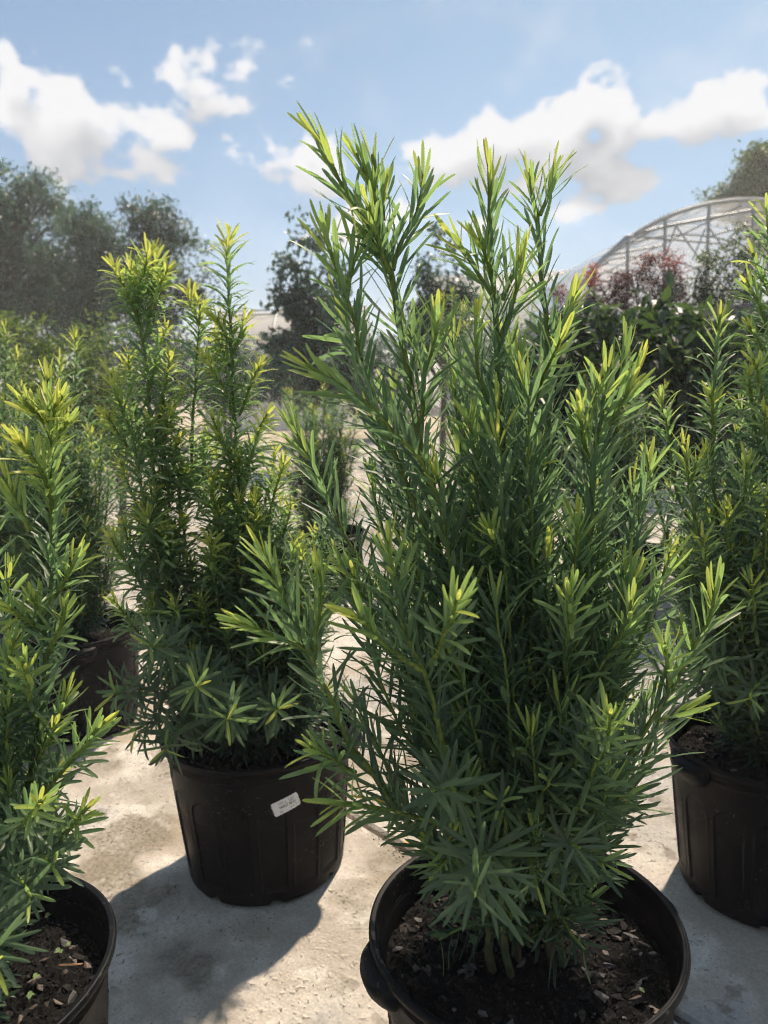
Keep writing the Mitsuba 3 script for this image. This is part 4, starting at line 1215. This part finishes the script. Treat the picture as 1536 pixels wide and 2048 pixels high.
tree('fresh green tree rising behind the greenhouse at the right edge', [(1520, 360, 60, 55, 0), (1460, 395, 45, 25, 0), (1560, 330, 60, 60, 0), (1540, 420, 90, 40, 0)], 27, 1540, .2, 'light_shrub_leaf', 320, 34, .17, .42, 806, agespan=(0, .55))
for i, (u, v, ru, rv, Y, lab) in enumerate([(450, 745, 80, 60, 13, 'dark round shrub far behind the price sticker shrub'), (760, 735, 110, 70, 13, 'dark round shrub far behind the front shrub, left of the pale house'), (1010, 725, 120, 70, 14, 'dark round shrub far behind the front shrub, below the white film greenhouse'), (590, 745, 95, 45, 12, 'low dark shrub in the gap left of the front shrub'), (280, 730, 110, 70, 12, 'dark round shrub below the left tree group')]):
    key = thing('round_shrub', lab, 'shrub', 'round shrubs at the far side')
    crown(key, np.random.default_rng(820 + i), [lobe(u, v, Y, ru, rv, .8), lobe(u, v + rv * .7, Y, ru * 1.05, rv * .7, .8)], 260, 30, .08, .2, 'dark_tree_leaf', ground_at(u, 760, Y), .04, 1, .8, 20, .8, 0, stems=2)

# ------------------------------------------------------------------ small things on soil and paving
def seedling(x, y, z, s, seed, lab):
    r = np.random.default_rng(seed)
    key = thing('seedling', lab, 'seedling')
    mb = MB()
    tube(mb, spline([[x, y, z], [x + s * .1, y, z + s * .5], [x + s * .15, y, z + s]], s / 5), s * .05, 5, .9)
    part(key, 'stem', mb.ply('stem_bark', smooth=True))
    for k in range(4):
        a = k * 1.57 + r.random()
        d = unit(np.array([math.cos(a), math.sin(a), .25]))
        n = unit(np.array([-.25 * math.cos(a), -.25 * math.sin(a), 1.0]))
        ll = s * (.75 if k % 2 else .55)
        part(key, 'leaf', mikit.ply((BL * [1, 1.3, 1], BF), 'seedling_leaf', smooth=True, uv=np.full((8, 2), .3 + .5 * r.random()), to_world=T(tw(np.array([x + s * .15, y, z + s]), d, n, ll, ll, ll))))


def on_soil(u, v, c, seed):
    p = onz(u, v, SOILZ)
    for _ in range(3):
        h = float(soil_height(np.array(p[0] - c[0]), np.array(p[1] - c[1]), seed))
        p = onz(u, v, h)
    return p


for i, (u, v, c, sd, s, lab) in enumerate([(118, 1915, LFT, 34, .009, 'tiny pale seedling in the left corner pot, nearest its straw'), (136, 1898, LFT, 34, .006, 'tiny seedling in the left corner pot, just above the straw'), (72, 1965, LFT, 34, .008, 'round-leaved seedling in the left corner pot, left of the straw'),
                                           (95, 1842, LFT, 34, .008, 'pale seedling near the back of the soil in the left corner pot'), (60, 2005, LFT, 34, .009, 'seedling at the bottom of the left corner pot'), (945, 1905, FRONT, 31, .015, 'small clover-like weed on the soil under the front shrub'), (1282, 1990, FRONT, 31, .006, 'tiny seedling at the right of the soil in the front centre pot')]):
    p = on_soil(u, v, c, sd)
    seedling(p[0], p[1], p[2], s, 900 + i, lab)
p = on_soil(140, 1932, LFT, 34)
key = thing('straw_piece', 'tan splinter of wood lying on the soil of the left corner pot', 'splinter')
v, f = chip_mesh(np.random.default_rng(4), .3)
scene[key] = mikit.ply((v * [.021, .0045, .006] + p + [0, 0, .002], f), 'straw')
p = on_soil(1190, 1820, FRONT, 31)
key = thing('wood_splinter', 'pale orange splinter standing in the soil at the back of the front centre pot', 'splinter')
v, f = chip_mesh(np.random.default_rng(6), .4)
scene[key] = mikit.ply((v * [.005, .003, .017] + p + [0, 0, .010], f), 'straw')
key = thing('fallen_leaf', 'dry orange leaf on the paving joint beside the front pot', 'leaf')
p = onz(828, 1697, .003)
scene[key] = mikit.ply((BL @ trimesh.transformations.euler_matrix(.2, -.15, 2.3)[:3, :3].T * .028 + p + [0, 0, .004], BF), 'dry_leaf')
mb = MB()
r = np.random.default_rng(12)
for k in range(900):
    s = r.random() * 1.3 - .5
    o = J0 + jd * s - jn * abs(r.normal()) * .02 * (1 + 2 * (meshkit.noise(np.array([s * 9, 0, 0])) > .55))
    sz = .0008 + .0028 * r.random() ** 2
    v, f = CHIPM[int(r.integers(12))]
    mb.add(v @ (rot(r, .8) * sz).T + [o[0], o[1], sz * .3], f)
scene['debris'] = mb.ply('bark_chip_1')
labels['debris'] = {'label': 'dark soil crumbs gathered along the paving joint', 'category': 'debris', 'kind': 'stuff'}
mb = MB()
for k in range(420):
    x, y = r.random() * 2.0 - 1.0, .35 + r.random() * 1.7
    sz = .0007 + .0028 * r.random() ** 4
    v, f = CHIPM[int(r.integers(12))]
    mb.add(v @ (rot(r, .6) * sz).T + [x, y, sz * .3], f)
scene['grit'] = mb.ply('bark_chip_5')
labels['grit'] = {'label': 'scattered dark grit lying on the concrete', 'category': 'grit', 'kind': 'stuff'}

# ------------------------------------------------------------------ the air: far things fade to a pale blue grey
scene['haze_air'] = {'type': 'homogeneous', 'albedo': .95, 'sigma_t': HAZE}
scene['haze'] = {'type': 'cube', 'to_world': T().translate([0, 420, 4.6]).scale([402, 482, 5.7]), 'bsdf': {'type': 'null'}, 'interior': {'type': 'ref', 'id': 'haze_air'}}
labels['haze'] = {'kind': 'stuff', 'label': 'pale hazy air over the whole yard', 'category': 'haze'}
scene['camera']['medium'] = {'type': 'ref', 'id': 'haze_air'}
